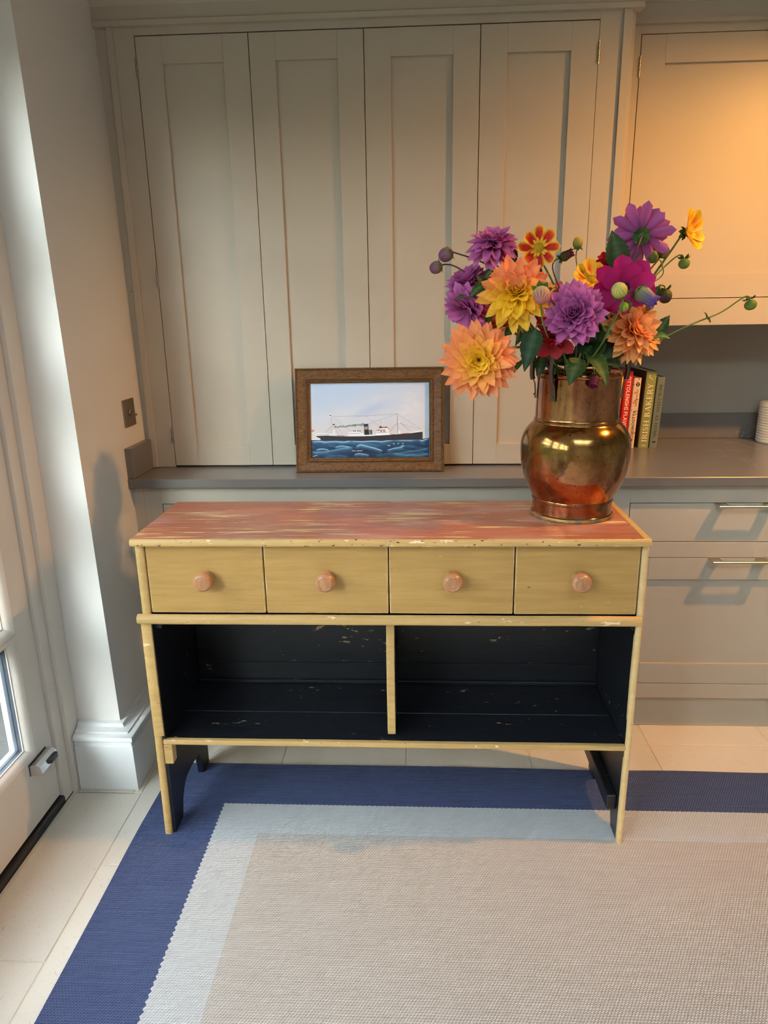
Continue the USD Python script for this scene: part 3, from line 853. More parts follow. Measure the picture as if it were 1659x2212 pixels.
# top: three planks, ochre front edge, cleat at the right end
for ya, yb in ((-0.7385, -0.5985), (-0.5975, -0.4705), (-0.4695, -0.3805)):
    obj('top_plank', wonky(bx(0.2225, 1.4815, ya, yb, 0.8775, 0.897, 0.0016), 0.0006), 'red_paint', cs)
obj('top_edge', wonky(prism(Polygon([(-0.7386, 0.8775)] + [(-0.7386 - 0.0075 * math.sin(t), 0.8868 - 0.0098 * math.cos(t)) for t in np.linspace(0, math.pi, 11)] + [(-0.7386, 0.897)]), 0.2220, 1.5005, 'x'), 0.0009), 'ochre_chipped', cs)
obj('end_cleat', wonky(bx(1.4822, 1.5030, -0.7385, -0.3805, 0.8772, 0.8972, 0.004), 0.0008), 'ochre_edge', cs)

# ================================================================== COPPER URN
VC = (1.356, -0.511, 0.8974)
ur = thing('copper_urn', VC, 'dented copper and brass urn holding dahlias on the right end of the console', 'urn')


def dented(m, amp, f, seed):
    v = m.vertices.copy()
    c = v[:, :2] - np.array(VC[:2])
    r = np.linalg.norm(c, axis=1, keepdims=True)
    d = (meshkit.fbm(v * f + seed, 3) - 0.5)[:, None] * 2 * amp
    v[:, :2] += c / np.maximum(r, 1e-6) * d * (r > 0.05)
    return trimesh.Trimesh(v, m.faces, process=False)


body = [(0.1045, 0.042), (0.1065, 0.044), (0.1068, 0.048), (0.1055, 0.051), (0.1085, 0.058), (0.1180, 0.074), (0.1262, 0.092), (0.1325, 0.110), (0.1372, 0.130), (0.1402, 0.150), (0.1418, 0.168), (0.1420, 0.184), (0.1410, 0.198), (0.1385, 0.210), (0.1345, 0.221), (0.1290, 0.231), (0.1220, 0.240), (0.1150, 0.247), (0.1105, 0.251), (0.1098, 0.2535), (0.1105, 0.2565), (0.1085, 0.260)]
foot = [(0.1075, 0.0), (0.1090, 0.002), (0.1095, 0.005), (0.1080, 0.009), (0.1050, 0.012), (0.1042, 0.020), (0.1042, 0.034), (0.1045, 0.042)]
neck = [(0.1085, 0.260), (0.1070, 0.262), (0.1066, 0.275), (0.1062, 0.300), (0.1058, 0.330), (0.1056, 0.352), (0.1060, 0.366)]
rim = [(0.1060, 0.366), (0.1085, 0.368), (0.1100, 0.372), (0.1098, 0.376), (0.1080, 0.3785), (0.1055, 0.378), (0.1035, 0.374), (0.1030, 0.366), (0.1030, 0.262), (0.107, 0.25), (0.138, 0.19), (0.12, 0.10), (0.103, 0.05), (0.0, 0.05)]


def dense(p, step=0.004):
    out = [p[0]]
    for a, b in zip(p, p[1:]):
        k = max(1, int(math.hypot(b[0] - a[0], b[1] - a[1]) / step))
        out += [(a[0] + (b[0] - a[0]) * i / k, a[1] + (b[1] - a[1]) * i / k) for i in range(1, k + 1)]
    return out


obj('foot', dented(lathe(foot[3:] and dense(foot), 128, 'z', VC), 0.0006, 18, 1), 'old_copper', ur, smooth=35)
obj('foot_rim', cat(lathe([(0, 0.0001), (0.1078, 0.0001), (0.1100, 0.002), (0.1103, 0.0055), (0.1086, 0.0095), (0.104, 0.010), (0, 0.010)], 96, 'z', VC)), 'verdigris_rim', ur, smooth=35, label='greenish brass foot rim')
obj('body', dented(lathe(dense(body), 160, 'z', VC), 0.0011, 11, 5), 'old_copper', ur, smooth=35)
obj('neck', dented(lathe(dense(neck), 160, 'z', VC), 0.0010, 12, 9), 'old_copper', ur, smooth=35)
obj('rim', lathe(rim, 96, 'z', VC), 'old_copper', ur, smooth=35)


def strap(a, h=0.075):
    """One leg of a handle at azimuth a: riveted tab on the neck, round bar above the rim."""
    c, s_ = math.cos(a), math.sin(a)
    o = np.array(VC)
    P = lambda r, z: o + np.array([r * c, r * s_, z])
    t = np.array([-s_, c, 0])
    rows = []
    for r, z, w in ((0.1078, 0.312, 0.0075), (0.1082, 0.330, 0.0075), (0.1100, 0.350, 0.0066), (0.1165, 0.366, 0.0052)):
        rows.append([P(r, z) - t * w, P(r, z) + t * w, P(r + 0.0028, z) + t * w, P(r + 0.0028, z) - t * w])
    v = np.array(rows).reshape(-1, 3)
    f = []
    for i in range(3):
        for j in range(4):
            A, B, C, D = i * 4 + j, i * 4 + (j + 1) % 4, (i + 1) * 4 + (j + 1) % 4, (i + 1) * 4 + j
            f += [[A, B, C], [A, C, D]]
    f += [[0, 2, 1], [0, 3, 2], [12, 13, 14], [12, 14, 15]]
    m = trimesh.Trimesh(v, f, process=False)
    if m.volume < 0:
        m.invert()
    return m, P


for az in ((math.radians(176), math.radians(224)), (math.radians(-8), math.radians(42))):
    ms, tops = [], []
    for a in az:
        m, P = strap(a)
        ms.append(m)
        tops.append((P(0.1165, 0.360), P(0.1195, 0.376), P(0.1185, 0.400), P(0.1165, 0.425)))
    mid = (tops[0][3] + tops[1][3]) / 2 + np.array([0, 0, 0.022])
    bar = spline([tops[0][0], tops[0][1], tops[0][2], tops[0][3], mid, tops[1][3], tops[1][2], tops[1][1], tops[1][0]], 40)
    rr = 0.0062 + 0.0012 * np.sin(np.linspace(0, math.pi, 40))
    hp = obj('handle', cat(*ms, tube(bar, rr, 12)), 'aged_iron', ur, smooth=40, label='dark bowed handle')
    for a in az:
        _, P = strap(a)
        obj('rivet', trimesh.creation.icosphere(2, 0.003).apply_translation(P(0.1112, 0.322)), 'aged_iron', hp, smooth=True)

# ================================================================== DAHLIAS
FR = np.random.default_rng(21)


def unit(v):
    v = np.array(v, float)
    return v / (np.linalg.norm(v) + 1e-12)


def lin(c):
    return np.array(S(*c))


def mixc(a, b, t):
    return np.asarray(a) * (1 - t) + np.asarray(b) * t


def petal(o, d, nrm, L, W, cup=0.4, bend=0.0, tip=0.75, pinch=0.5, base=0.3, colf=None, nt=7, nw=5, twist=0.0, ruff=0.0, fold=0.0):
    """A petal from o along d; nrm is its upper side. Returns vertices, quads, tints."""
    lat = unit(np.cross(nrm, d))
    nrm = unit(np.cross(d, lat))
    V, C = [], []
    for i in range(nt):
        t = i / (nt - 1)
        w = W * ((base + (1 - base) * math.sin(min(1, t / tip) * math.pi / 2)) if t < tip else math.cos((t - tip) / (1 - tip) * math.pi / 2) ** pinch)
        if i == nt - 1:
            w = W * 0.04
        tw = twist * t
        l2 = lat * math.cos(tw) + nrm * math.sin(tw)
        n2 = nrm * math.cos(tw) - lat * math.sin(tw)
        ang = bend * t
        x = L * (math.sin(ang) / bend if abs(bend) > 1e-3 else t)
        z = L * ((1 - math.cos(ang)) / bend if abs(bend) > 1e-3 else 0)
        for j in range(nw):
            v = -1 + 2 * j / (nw - 1)
            h = cup * w * (v * v) * (0.4 + 0.6 * math.sin(math.pi * min(1, t + 0.15))) + ruff * W * math.sin(t * 9 + v * 4) * abs(v) + fold * w * (abs(v) - 0.5)
            V.append(o + d * x + n2 * (z + h) + l2 * (w * v * (1 - 0.12 * cup * v * v)))
            C.append(colf(t, v))
    Q = []
    for i in range(nt - 1):
        for j in range(nw - 1):
            a = i * nw + j
            Q.append([a, a + 1, a + nw + 1, a + nw])
    return np.array(V), np.array(Q), np.array(C)


def frame(A):
    A = unit(A)
    u = unit(np.cross(A, [0.13, 0.31, 0.94]))
    return A, u, np.cross(A, u)


def put(par, name, P, mat='petal', label=None):
    V, Q, C = P
    return obj(name, (V, Q), mat, par, smooth=True, col=C, label=label)


GREEN_STEM, PURPLE_STEM = lin((92, 112, 48)), lin((74, 42, 50))


def stem(par, pts, col, r=0.0026, name='stem'):
    p = spline(pts, max(14, 7 * len(pts)))
    m = tube(p, np.linspace(r * 0.85, r * 1.15, len(p)), 8)
    c = np.tile(col, (len(m.vertices), 1)) * (0.85 + 0.3 * meshkit.noise(m.vertices * 60))[:, None]
    return obj(name, m, 'petal', par, smooth=40, col=None) if False else obj(name, (m.vertices, m.faces), 'stalk', par, smooth=True, col=c)


def into_vase(seed):
    a = FR.uniform(0, 2 * math.pi)
    r = FR.uniform(0.015, 0.05)
    return np.array([VC[0] + r * math.cos(a), VC[1] + r * math.sin(a), 1.17])


def stem_path(head, A, via=None):
    A = unit(A)
    q = into_vase(0)
    rimp = np.array([VC[0], VC[1], 1.285])
    out = np.array(head) - rimp
    hz = np.array([out[0], out[1], 0])
    k = min(1.0, 0.078 / (np.linalg.norm(hz) + 1e-6))
    rimp = rimp + hz * k
    p0 = np.array(head) - A * 0.012
    p1 = np.array(head) - A * 0.055
    if via is not None:
        return [p0] + [np.array(v) for v in via] + [rimp, q]
    return [p0, p1, rimp * 0.55 + p1 * 0.45 + np.array([0, 0, 0.01]), rimp, q]


def leaf(par, b, t, W, droop=0.15, side=None, tone=(44, 66, 38), crease=0.30, curl=0.0):
    b, t = np.array(b, float), np.array(t, float)
    d = t - b
    L = np.linalg.norm(d)
    d = d / L
    up = np.array(side if side is not None else (0.0, -0.75, 0.65), float)
    lat = unit(np.cross(up, d))
    nrm = unit(np.cross(d, lat))
    nt, nw = 19, 5
    V, C = [], []
    tone = (tone[0] * 0.92, tone[1] * 0.98, tone[2] * 0.74)
    dark, mid = lin(tone), lin(tuple(min(255, c + 40) for c in tone))
    for i in range(nt):
        s = i / (nt - 1)
        w = W * math.sin(math.pi * min(1.0, s) ** 0.78) ** 0.85 * (1.0 - 0.25 * s)
        w *= 1.0 + (0.09 if i % 2 else -0.04) * (1 if 2 < i < nt - 2 else 0)
        if i in (0, nt - 1):
            w = W * 0.03
        sag = droop * L * 4 * s * (1 - s)
        for j in range(nw):
            v = -1 + 2 * j / (nw - 1)
            h = crease * w * abs(v) - curl * w * v * v + 0.03 * W * math.sin(s * 26 + (v > 0)) * abs(v)
            V.append(b + d * (L * s) + nrm * (sag + h) + lat * (w * v) - d * (0.10 * w * abs(v) * 0))
            C.append(mixc(dark, mid, (0.75 if j == 2 else 0.0) + 0.25 * (i % 4 == 0) * (abs(v) < 0.9)) * (0.9 + 0.2 * FR.random()))
    Q = []
    for i in range(nt - 1):
        for j in range(nw - 1):
            a = i * nw + j
            Q.append([a, a + 1, a + nw + 1, a + nw])
    lf = obj('leaf', (np.array(V), np.array(Q)), 'leaf_green', par, smooth=28, col=None) if False else obj('leaf', (np.array(V), np.array(Q)), 'leaf_green', par, smooth=True, col=np.array(C))
    c = np.array([VC[0], VC[1], 1.30])
    e = b + unit(c - b + np.array([0, 0, -0.02])) * min(0.05, np.linalg.norm(c - b) * 0.8)
    m = tube(spline([b + d * 0.004, b - d * 0.008, e], 8), 0.0013, 6)
    obj('petiole', (m.vertices, m.faces), 'stalk', lf, smooth=True, col=np.tile(lin((84, 100, 50)), (len(m.vertices), 1)))


n = N('leaf_green')
a = n('attribute', attribute='tint')
p = n('principled_bsdf', base_color=(a, 'color'), roughness=0.55, specular_ior_level=0.25)
tr = n('translucent_bsdf', color=n.mix(0.5, (a, 'color'), (0.25, 0.42, 0.06)))
m = n('mix_closure', fac=0.08, closure1=(p, 'BSDF'), closure2=(tr, 'BSDF'))
n.done(f'{m}.closure')
n = N('stalk')
a = n('attribute', attribute='tint')
n.surf(base_color=(a, 'color'), roughness=0.45)


def sepals(par, c, A, r, k=6, tone=(66, 92, 44), spread=1.25, name='sepal', wide=0.42):
    A, u, v = frame(A)
    for i in range(k):
        th = 2 * math.pi * i / k + FR.uniform(-0.2, 0.2)
        rad = math.cos(th) * u + math.sin(th) * v
        an = spread + FR.uniform(-0.2, 0.2)
        d = math.sin(an) * rad - math.cos(an) * A * -1
        d = unit(math.sin(an) * rad + math.cos(an) * A)
        put(par, name, petal(c - A * 0.002 + rad * r * 0.18, d, unit(-math.cos(an) * rad + math.sin(an) * A), r, r * wide, 0.5, -0.7, 0.55, 0.8, 0.5, lambda t, w: mixc(lin(tone), lin((104, 130, 66)), 0.3 * t), nt=5, nw=3), 'leaf_green')


def dahlia(head, A, R, label, rings, colf, W=0.17, stalk=GREEN_STEM, via=None, centre=None, cup=0.45, bend=0.25, tip=0.62, pinch=0.75, jit=0.10, hgt=0.30, ruff=0.03, fold=0.0, back=True, sr=0.0028):
    """rings: (angle from the axis in degrees, count, length as a share of R, width scale)."""
    head = np.array(head)
    A, u, v = frame(A)
    t = thing('dahlia', head, label, 'flower', 'dahlias in the copper urn')
    stem(t, stem_path(head, A, via), stalk, sr)
    if back:
        sepals(t, head - A * 0.006, A, R * 0.30, 8, spread=1.75, tone=(52, 78, 36))
        m = trimesh.creation.icosphere(2, 1.0)
        q = m.vertices * [R * 0.16, R * 0.16, R * 0.12]
        q = q[:, :1] * u + q[:, 1:2] * v + q[:, 2:] * A + head - A * R * 0.02
        obj('calyx', (q, m.faces), 'stalk', t, smooth=True, col=np.tile(lin((70, 92, 44)), (len(q), 1)))
    nr = len(rings)
    for i, (ang, cnt, ln, ws) in enumerate(rings):
        f = i / max(1, nr - 1)
        ph = FR.uniform(0, 6.28)
        for k in range(cnt):
            th = ph + 2 * math.pi * (k + FR.uniform(-0.16, 0.16)) / cnt
            rad = math.cos(th) * u + math.sin(th) * v
            an = math.radians(ang + FR.uniform(-7, 7))
            d = unit(math.sin(an) * rad + math.cos(an) * A)
            nn = unit(-math.cos(an) * rad + math.sin(an) * A)
            L = R * ln * (1 + FR.uniform(-jit, jit))
            o = head + A * (hgt * R * (f - 0.35) * 0.55) + rad * R * 0.10 * (1 - 0.6 * f)
            sh = FR.uniform(-1, 1)
            put(t, 'petal', petal(o, d, nn, L, R * W * ws * (1 + FR.uniform(-0.12, 0.12)), cup, bend + FR.uniform(-0.2, 0.2), tip, pinch, 0.45, lambda tt, w: colf(tt, w, f, rad, sh), twist=FR.uniform(-0.35, 0.35), ruff=ruff, fold=fold))
    if centre:
        cr_, col_, hh = centre
        m = trimesh.creation.icosphere(3, 1.0)
        q = m.vertices * (1 + 0.10 * (meshkit.noise(m.vertices * 9) - 0.5))[:, None] * [R * cr_, R * cr_, R * cr_ * hh]
        q = q[:, :1] * u + q[:, 1:2] * v + q[:, 2:] * A + head + A * R * 0.06
        c = np.array([mixc(lin(col_), lin(tuple(int(x * 0.65) for x in col_)), meshkit.noise(np.array([p * 16]))[0]) for p in m.vertices])
        obj('disc', (q, m.faces), 'petal', t, smooth=False, col=c)
    return t


FULL = [(104, 14, 1.0, 1.0), (95, 15, 1.0, 1.0), (86, 15, 0.98, 1.0), (77, 14, 0.94, 1.0), (68, 13, 0.88, 1.0), (59, 12, 0.79, 1.0), (49, 11, 0.68, 1.0), (38, 9, 0.55, 0.95), (26, 6, 0.42, 0.85), (12, 4, 0.28, 0.7)]
OPEN = [(106, 17, 0.97, 0.9), (98, 18, 1.0, 0.9), (89, 18, 0.99, 0.9), (80, 17, 0.95, 0.95), (71, 15, 0.88, 1.0), (61, 13, 0.77, 1.05), (51, 10, 0.64, 1.15), (41, 8, 0.50, 1.15), (30, 5, 0.34, 1.0)]
LOOSE = [(112, 13, 1.0, 0.95), (101, 14, 1.0, 0.95), (90, 14, 0.98, 0.95), (79, 13, 0.93, 0.95), (67, 12, 0.85, 0.95), (54, 10, 0.72, 0.95), (40, 8, 0.56, 0.9), (25, 6, 0.40, 0.8), (10, 4, 0.28, 0.6)]
DROOP = [(132, 9, 1.0, 1.0), (118, 11, 1.0, 1.0), (104, 12, 0.96, 0.95), (90, 11, 0.88, 0.95), (74, 10, 0.76, 0.9), (56, 9, 0.6, 0.9), (38, 7, 0.46, 0.8), (18, 5, 0.32, 0.7)]
PEACH, APRICOT, YEL = lin((250, 156, 102)), lin((252, 190, 114)), lin((255, 220, 34))
LIL, MAUVE, PLUM = lin((212, 128, 184)), lin((186, 90, 154)), lin((122, 44, 100))


def col_o1(t, w, f, rad, s):
    yel = max(0.0, min(1.0, (f - 0.45) * 2.4))
    c = mixc(mixc(APRICOT, PEACH, t), YEL, yel * (1 - 0.35 * t))
    return mixc(c, lin((252, 204, 70)), max(0, 0.6 - t) * 0.8) * (1 + 0.07 * s)


def col_o2(t, w, f, rad, s):
    dn = max(0.0, min(1.0, 0.45 - 1.2 * rad[2]))
    c = mixc(mixc(lin((250, 168, 100)), lin((246, 142, 88)), t), mixc(YEL, lin((250, 196, 70)), t * t), dn)
    return c * (1 + 0.07 * s)


def col_o4(t, w, f, rad, s):
    return mixc(lin((246, 150, 84)), lin((244, 182, 112)), t) * (1 + 0.08 * s)


def col_p(t, w, f, rad, s):
    return mixc(mixc(PLUM, MAUVE, min(1, t * 1.8)), LIL, max(0, t - 0.3) * 1.2 * (1 - 0.5 * f)) * (1 + 0.10 * s)


d_o1 = dahlia((1.082, -0.70, 1.321), (-0.10, -1.0, 0.02), 0.0835, 'large peach-orange dahlia with yellow heart hanging lowest left of the urn', OPEN, col_o1, W=0.175, via=[(1.105, -0.668, 1.338), (1.154, -0.66, 1.345), (1.20, -0.645, 1.346), (1.255, -0.60, 1.325)], centre=(0.07, (190, 130, 20), 0.8), sr=0.0034, bend=0.3, pinch=0.8, tip=0.58, cup=0.7, jit=0.12, ruff=0.05)
d_o2 = dahlia((1.171, -0.64, 1.470), (-0.12, -0.86, 0.42), 0.0805, 'large dahlia, orange above and yellow below, above the lowest one', LOOSE, col_o2, W=0.20, bend=0.2, pinch=0.8, tip=0.6, sr=0.0034, cup=0.7, jit=0.15, ruff=0.06)
d_p3 = dahlia((1.300, -0.68, 1.420), (-0.30, -0.90, 0.25), 0.0665, 'large mauve dahlia facing forward in the middle above the rim', FULL, col_p, W=0.20, stalk=PURPLE_STEM, bend=0.5, pinch=0.7, sr=0.003, cup=0.75, jit=0.16)
d_o4 = dahlia((1.464, -0.58, 1.380), (0.42, -0.74, 0.30), 0.072, 'apricot-orange dahlia low on the right of the bunch', LOOSE, col_o4, W=0.20, bend=0.3, tip=0.62, cup=0.8, jit=0.16, ruff=0.06)
d_p5 = dahlia((1.126, -0.52, 1.590), (0.0, -0.50, 0.82), 0.062, 'mauve dahlia standing highest on the left', DROOP, col_p, W=0.21, stalk=PURPLE_STEM, bend=0.2, cup=0.75, jit=0.16, via=[(1.150, -0.50, 1.545), (1.185, -0.505, 1.49), (1.26, -0.515, 1.38)])
d_p6 = dahlia((1.068, -0.50, 1.500), (-0.35, -0.35, 0.75), 0.056, 'mauve dahlia at the left edge, upper of a close pair', LOOSE, col_p, W=0.27, stalk=PURPLE_STEM, bend=0.3)
d_p6b = dahlia((1.064, -0.55, 1.438), (-0.40, -0.45, -0.62), 0.062, 'drooping mauve dahlia at the left edge, lower of a close pair', LOOSE[:5], col_p, W=0.27, stalk=PURPLE_STEM, bend=0.1, via=[(1.10, -0.535, 1.47), (1.16, -0.53, 1.45), (1.24, -0.52, 1.36)])


def collar(head, A, R, label, colf, n=8, ang=84, W=0.30, via=None, disc=(228, 178, 30)):
    t = dahlia(head, A, R, label, [(ang, n, 1.0, 1.0)], colf, W=W, via=via, centre=(0.25, disc, 0.55), cup=0.35, bend=0.3, tip=0.74, pinch=0.36, jit=0.08, hgt=0.0, ruff=0.03)
    A, u, v = frame(A)
    head = np.array(head)
    for k in range(11):
        th = 2 * math.pi * k / 11 + FR.uniform(-0.2, 0.2)
        rad = math.cos(th) * u + math.sin(th) * v
        an = math.radians(62 + FR.uniform(-8, 8))
        d = unit(math.sin(an) * rad + math.cos(an) * A)
        put(t, 'collar_petal', petal(head + A * R * 0.05 + rad * R * 0.18, d, unit(-math.cos(an) * rad + math.sin(an) * A), R * FR.uniform(0.30, 0.40), R * 0.085, 0.3, -0.3, 0.5, 0.8, 0.5, lambda tt, w: lin((236, 186, 44)) * (0.9 + 0.2 * tt), nt=4, nw=3))
    return t


def col_rd(t, w, f, rad, s):
    e = max(0.0, min(1.0, (abs(w) - 0.55) * 3.5)) * (0.35 + t) + max(0.0, (t - 0.80) * 4.5)
    return mixc(lin((198, 30, 12)), lin((244, 206, 40)), min(1, e)) * (1 + 0.08 * s)


def col_yr(t, w, f, rad, s):
    e = max(0.0, 1 - abs(w - 0.3 * s) * 1.5) * max(0.0, 1 - abs(t - 0.45) * 1.7)
    return mixc(lin((244, 204, 44)), lin((206, 48, 16)), min(1, 1.3 * e)) * (1 + 0.06 * s)


d_c7 = collar((1.228, -0.58, 1.572), (-0.08, -1.0, 0.12), 0.046, 'red dahlia with yellow-edged petals and yellow centre, facing forward at the top', col_rd, 8, 84, 0.31, via=[(1.236, -0.56, 1.552), (1.264, -0.555, 1.505), (1.29, -0.545, 1.44)])
d_c9 = collar((1.617, -0.45, 1.612), (0.72, -0.66, 0.12), 0.054, 'yellow and red dahlia seen from the side at the far right', col_yr, 9, 72, 0.27, via=[(1.598, -0.457, 1.600), (1.570, -0.465, 1.559), (1.526, -0.48, 1.498), (1.486, -0.495, 1.432)])
d_c11 = collar((1.368, -0.53, 1.498), (0.10, -0.70, 0.62), 0.052, 'yellow and red dahlia half hidden behind the large mauve one', col_yr, 8, 74, 0.31)


def col_p8(t, w, f, rad, s):
    return mixc(mixc(lin((104, 54, 92)), lin((164, 78, 142)), min(1, t * 2.4)), lin((190, 100, 166)), t * 0.7) * (1 + 0.10 * s)


d_p8 = dahlia((1.489, -0.50, 1.604), (0.20, 0.90, 0.30), 0.070, 'lilac-pink dahlia turned away at the top right, green calyx showing', [(96, 10, 1.0, 1.0), (86, 10, 0.94, 1.0), (72, 7, 0.75, 0.9)], col_p8, W=0.20, stalk=PURPLE_STEM, cup=0.7, bend=0.35, tip=0.78, pinch=0.45, ruff=0.05, via=[(1.470, -0.532, 1.566), (1.452, -0.53, 1.52), (1.43, -0.52, 1.43)])


def col_m(t, w, f, rad, s):
    return mixc(lin((128, 8, 62)), lin((182, 24, 104)), min(1, 0.3 + t)) * (1 + 0.10 * s)


d_m10 = dahlia((1.428, -0.60, 1.482), (-0.10, -0.82, -0.30), 0.068, 'deep magenta dahlia with broad smooth petals right of centre', [(96, 7, 1.0, 1.0), (82, 6, 0.95, 1.0)], col_m, W=0.36, cup=0.3, bend=0.1, tip=0.68, pinch=0.5, centre=(0.24, (84, 22, 70), 0.6), stalk=PURPLE_STEM)


def col_r(t, w, f, rad, s):
    return mixc(lin((120, 12, 20)), lin((176, 30, 40)), t) * (1 + 0.12 * s)


d_r12 = dahlia((1.262, -0.655, 1.372), (-0.22, -0.85, 0.15), 0.055, 'dark red dahlia with a frilled tuft beneath the large mauve one', [(98, 8, 1.0, 1.0), (62, 16, 0.58, 0.32), (44, 16, 0.55, 0.30), (26, 12, 0.50, 0.28), (10, 7, 0.46, 0.26)], col_r, W=0.30, cup=0.3, bend=0.1, tip=0.66, pinch=0.6)
d_o13 = dahlia((1.148, -0.50, 1.396), (0.10, -0.30, -0.90), 0.050, 'orange dahlia mostly hidden behind the two big ones on the left', LOOSE[:4], col_o4, W=0.22)
d_k14 = dahlia((1.296, -0.49, 1.468), (0.15, -0.25, 0.90), 0.040, 'coral pink dahlia almost hidden at the back of the middle', LOOSE[:5], lambda t, w, f, rad, s: mixc(lin((216, 84, 84)), lin((232, 120, 110)), t) * (1 + 0.08 * s), W=0.24)
d_r15 = dahlia((1.432, -0.44, 1.538), (-0.05, 0.45, 0.80), 0.042, 'bright red dahlia peeping from behind the upright leaf', [(88, 8, 1.0, 1.0), (60, 6, 0.8, 1.0)], lambda t, w, f, rad, s: mixc(lin((150, 10, 24)), lin((206, 24, 44)), t), W=0.32)


def bud(c, A, r, label, tip=(120, 70, 130), side=(150, 150, 70), via=None, stalk=GREEN_STEM, long=1.15, sep=(58, 86, 40), opening=0.0, sepk=6, seps=0.9):
    """A bud: overlapping scales on an egg, sepals at its foot, and its own stalk."""
    c = np.array(c, float)
    A, u, v = frame(A)
    t = thing('dahlia_bud', c, label, 'flower bud', 'dahlia buds in the copper urn')
    pts = [c - A * r * 0.95] + [np.array(q) for q in (via or [])]
    rimp = np.array([VC[0], VC[1], 1.285])
    last = pts[-1]
    hz = np.array([last[0] - rimp[0], last[1] - rimp[1], 0])
    pts += [rimp + hz * min(0.9, 0.07 / (np.linalg.norm(hz) + 1e-6)), into_vase(0)]
    if via is None:
        pts.insert(1, c - A * r * 2.6)
    stem(t, pts, stalk, 0.0017 + 0.0004 * (r > 0.012))
    nt, na = 10, 40
    V, C = [], []
    for i in range(nt + 1):
        s = i / nt
        ph = math.pi * s
        rr = r * math.sin(ph) ** 0.85 * (1.0 + 0.12 * math.sin(ph) * (1 - s))
        if opening and s > 0.5:
            rr = r * (1.0 - 0.25 * (s - 0.5) * 2) * (1 if s < 1 else 0.0)
        z = -r * long * math.cos(ph) if not (opening and s > 0.5) else r * long * (2 * (s - 0.5)) * (1 + opening)
        for k in range(na):
            th = 2 * math.pi * k / na
            rib = abs(math.sin(th * 7 + s * 2.0))
            q = rr * (0.94 + 0.08 * rib)
            V.append(c + A * z + (math.cos(th) * u + math.sin(th) * v) * q)
            k_ = max(0.0, min(1.0, (s - 0.28) * 2.2)) * min(1.0, 0.1 + 1.5 * rib ** 1.5)
            C.append(mixc(lin(side), lin(tip), k_) * (0.85 + 0.2 * rib))
    Q = [[i * na + j, i * na + (j + 1) % na, (i + 1) * na + (j + 1) % na, (i + 1) * na + j] for i in range(nt) for j in range(na)]
    put(t, 'bud_head', (np.array(V), np.array(Q), np.array(C)))
    sepals(t, c - A * r * 0.98, A, r * 1.15, sepk, sep, seps, wide=0.36)
    if opening:
        for k in range(9):
            th = 2 * math.pi * k / 9
            rad = math.cos(th) * u + math.sin(th) * v
            d = unit(A + rad * 0.35)
            put(t, 'petal', petal(c + A * r * 0.35 + rad * r * 0.55, d, unit(A * 0.35 - rad), r * (1.2 + opening), r * 0.42, 0.5, 0.1, 0.6, 0.7, 0.6, lambda tt, w: mixc(lin(side), lin(tip), min(1, tt * 1.6)), nt=5, nw=3))
    return t


PB, PS = (124, 56, 122), (146, 120, 86)
b1 = bud((1.011, -0.50, 1.567), (-0.85, 0, -0.42), 0.0165, 'purple bud furthest up at the far left on a dark stalk', PB, PS, [(1.05, -0.50, 1.566), (1.10, -0.505, 1.548), (1.165, -0.52, 1.50), (1.25, -0.525, 1.39)], PURPLE_STEM)
b2 = bud((0.986, -0.52, 1.536), (-0.86, 0, -0.35), 0.0145, 'purple-tipped bud reaching furthest left, lower of two', PB, PS, [(1.02, -0.52, 1.542), (1.06, -0.52, 1.522), (1.11, -0.525, 1.487), (1.20, -0.53, 1.41)], PURPLE_STEM)
b3 = bud((1.216, -0.72, 1.462), (-0.12, -0.75, -0.60), 0.0185, 'pink-striped bud with pale green scales in front of the big yellow dahlia', (178, 80, 104), (222, 206, 132), [(1.222, -0.70, 1.490), (1.222, -0.69, 1.43), (1.245, -0.665, 1.368), (1.278, -0.60, 1.300)], GREEN_STEM, seps=1.3)
b4 = bud((1.297, -0.55, 1.555), (0.75, -0.3, 0.40), 0.0115, 'dark red bud half open at the top of the middle', (92, 22, 40), (92, 96, 52), [(1.268, -0.555, 1.54), (1.283, -0.55, 1.49), (1.31, -0.53, 1.42)], PURPLE_STEM, opening=0.35, seps=1.6)
b5 = bud((1.336, -0.50, 1.588), (-0.05, -0.1, 1.0), 0.0115, 'slim yellow-green bud standing upright above the middle', (214, 176, 60), (120, 140, 70), [(1.334, -0.50, 1.55), (1.350, -0.50, 1.50), (1.357, -0.50, 1.42)], GREEN_STEM, long=1.3, seps=1.5, sepk=5)
b6 = bud((1.392, -0.70, 1.470), (-0.45, -0.60, 0.45), 0.0165, 'pale yellow-green striped bud in front of the magenta dahlia', (214, 206, 120), (160, 166, 70), [(1.402, -0.692, 1.455), (1.392, -0.68, 1.407), (1.369, -0.65, 1.344), (1.352, -0.585, 1.29)], GREEN_STEM)
b7 = bud((1.470, -0.62, 1.462), (0.68, -0.30, -0.55), 0.0185, 'purple bud just opening, right of the magenta dahlia', (96, 62, 150), (150, 160, 86), [(1.448, -0.61, 1.482), (1.43, -0.60, 1.46), (1.40, -0.56, 1.37)], GREEN_STEM, opening=0.6, seps=1.2)
b8 = bud((1.540, -0.56, 1.458), (0.10, -0.20, -1.0), 0.0150, 'dark green and maroon bud hanging right of the purple bud', (70, 30, 44), (84, 84, 44), [(1.536, -0.56, 1.482), (1.515, -0.56, 1.478), (1.47, -0.555, 1.43), (1.42, -0.54, 1.34)], GREEN_STEM, seps=1.5)
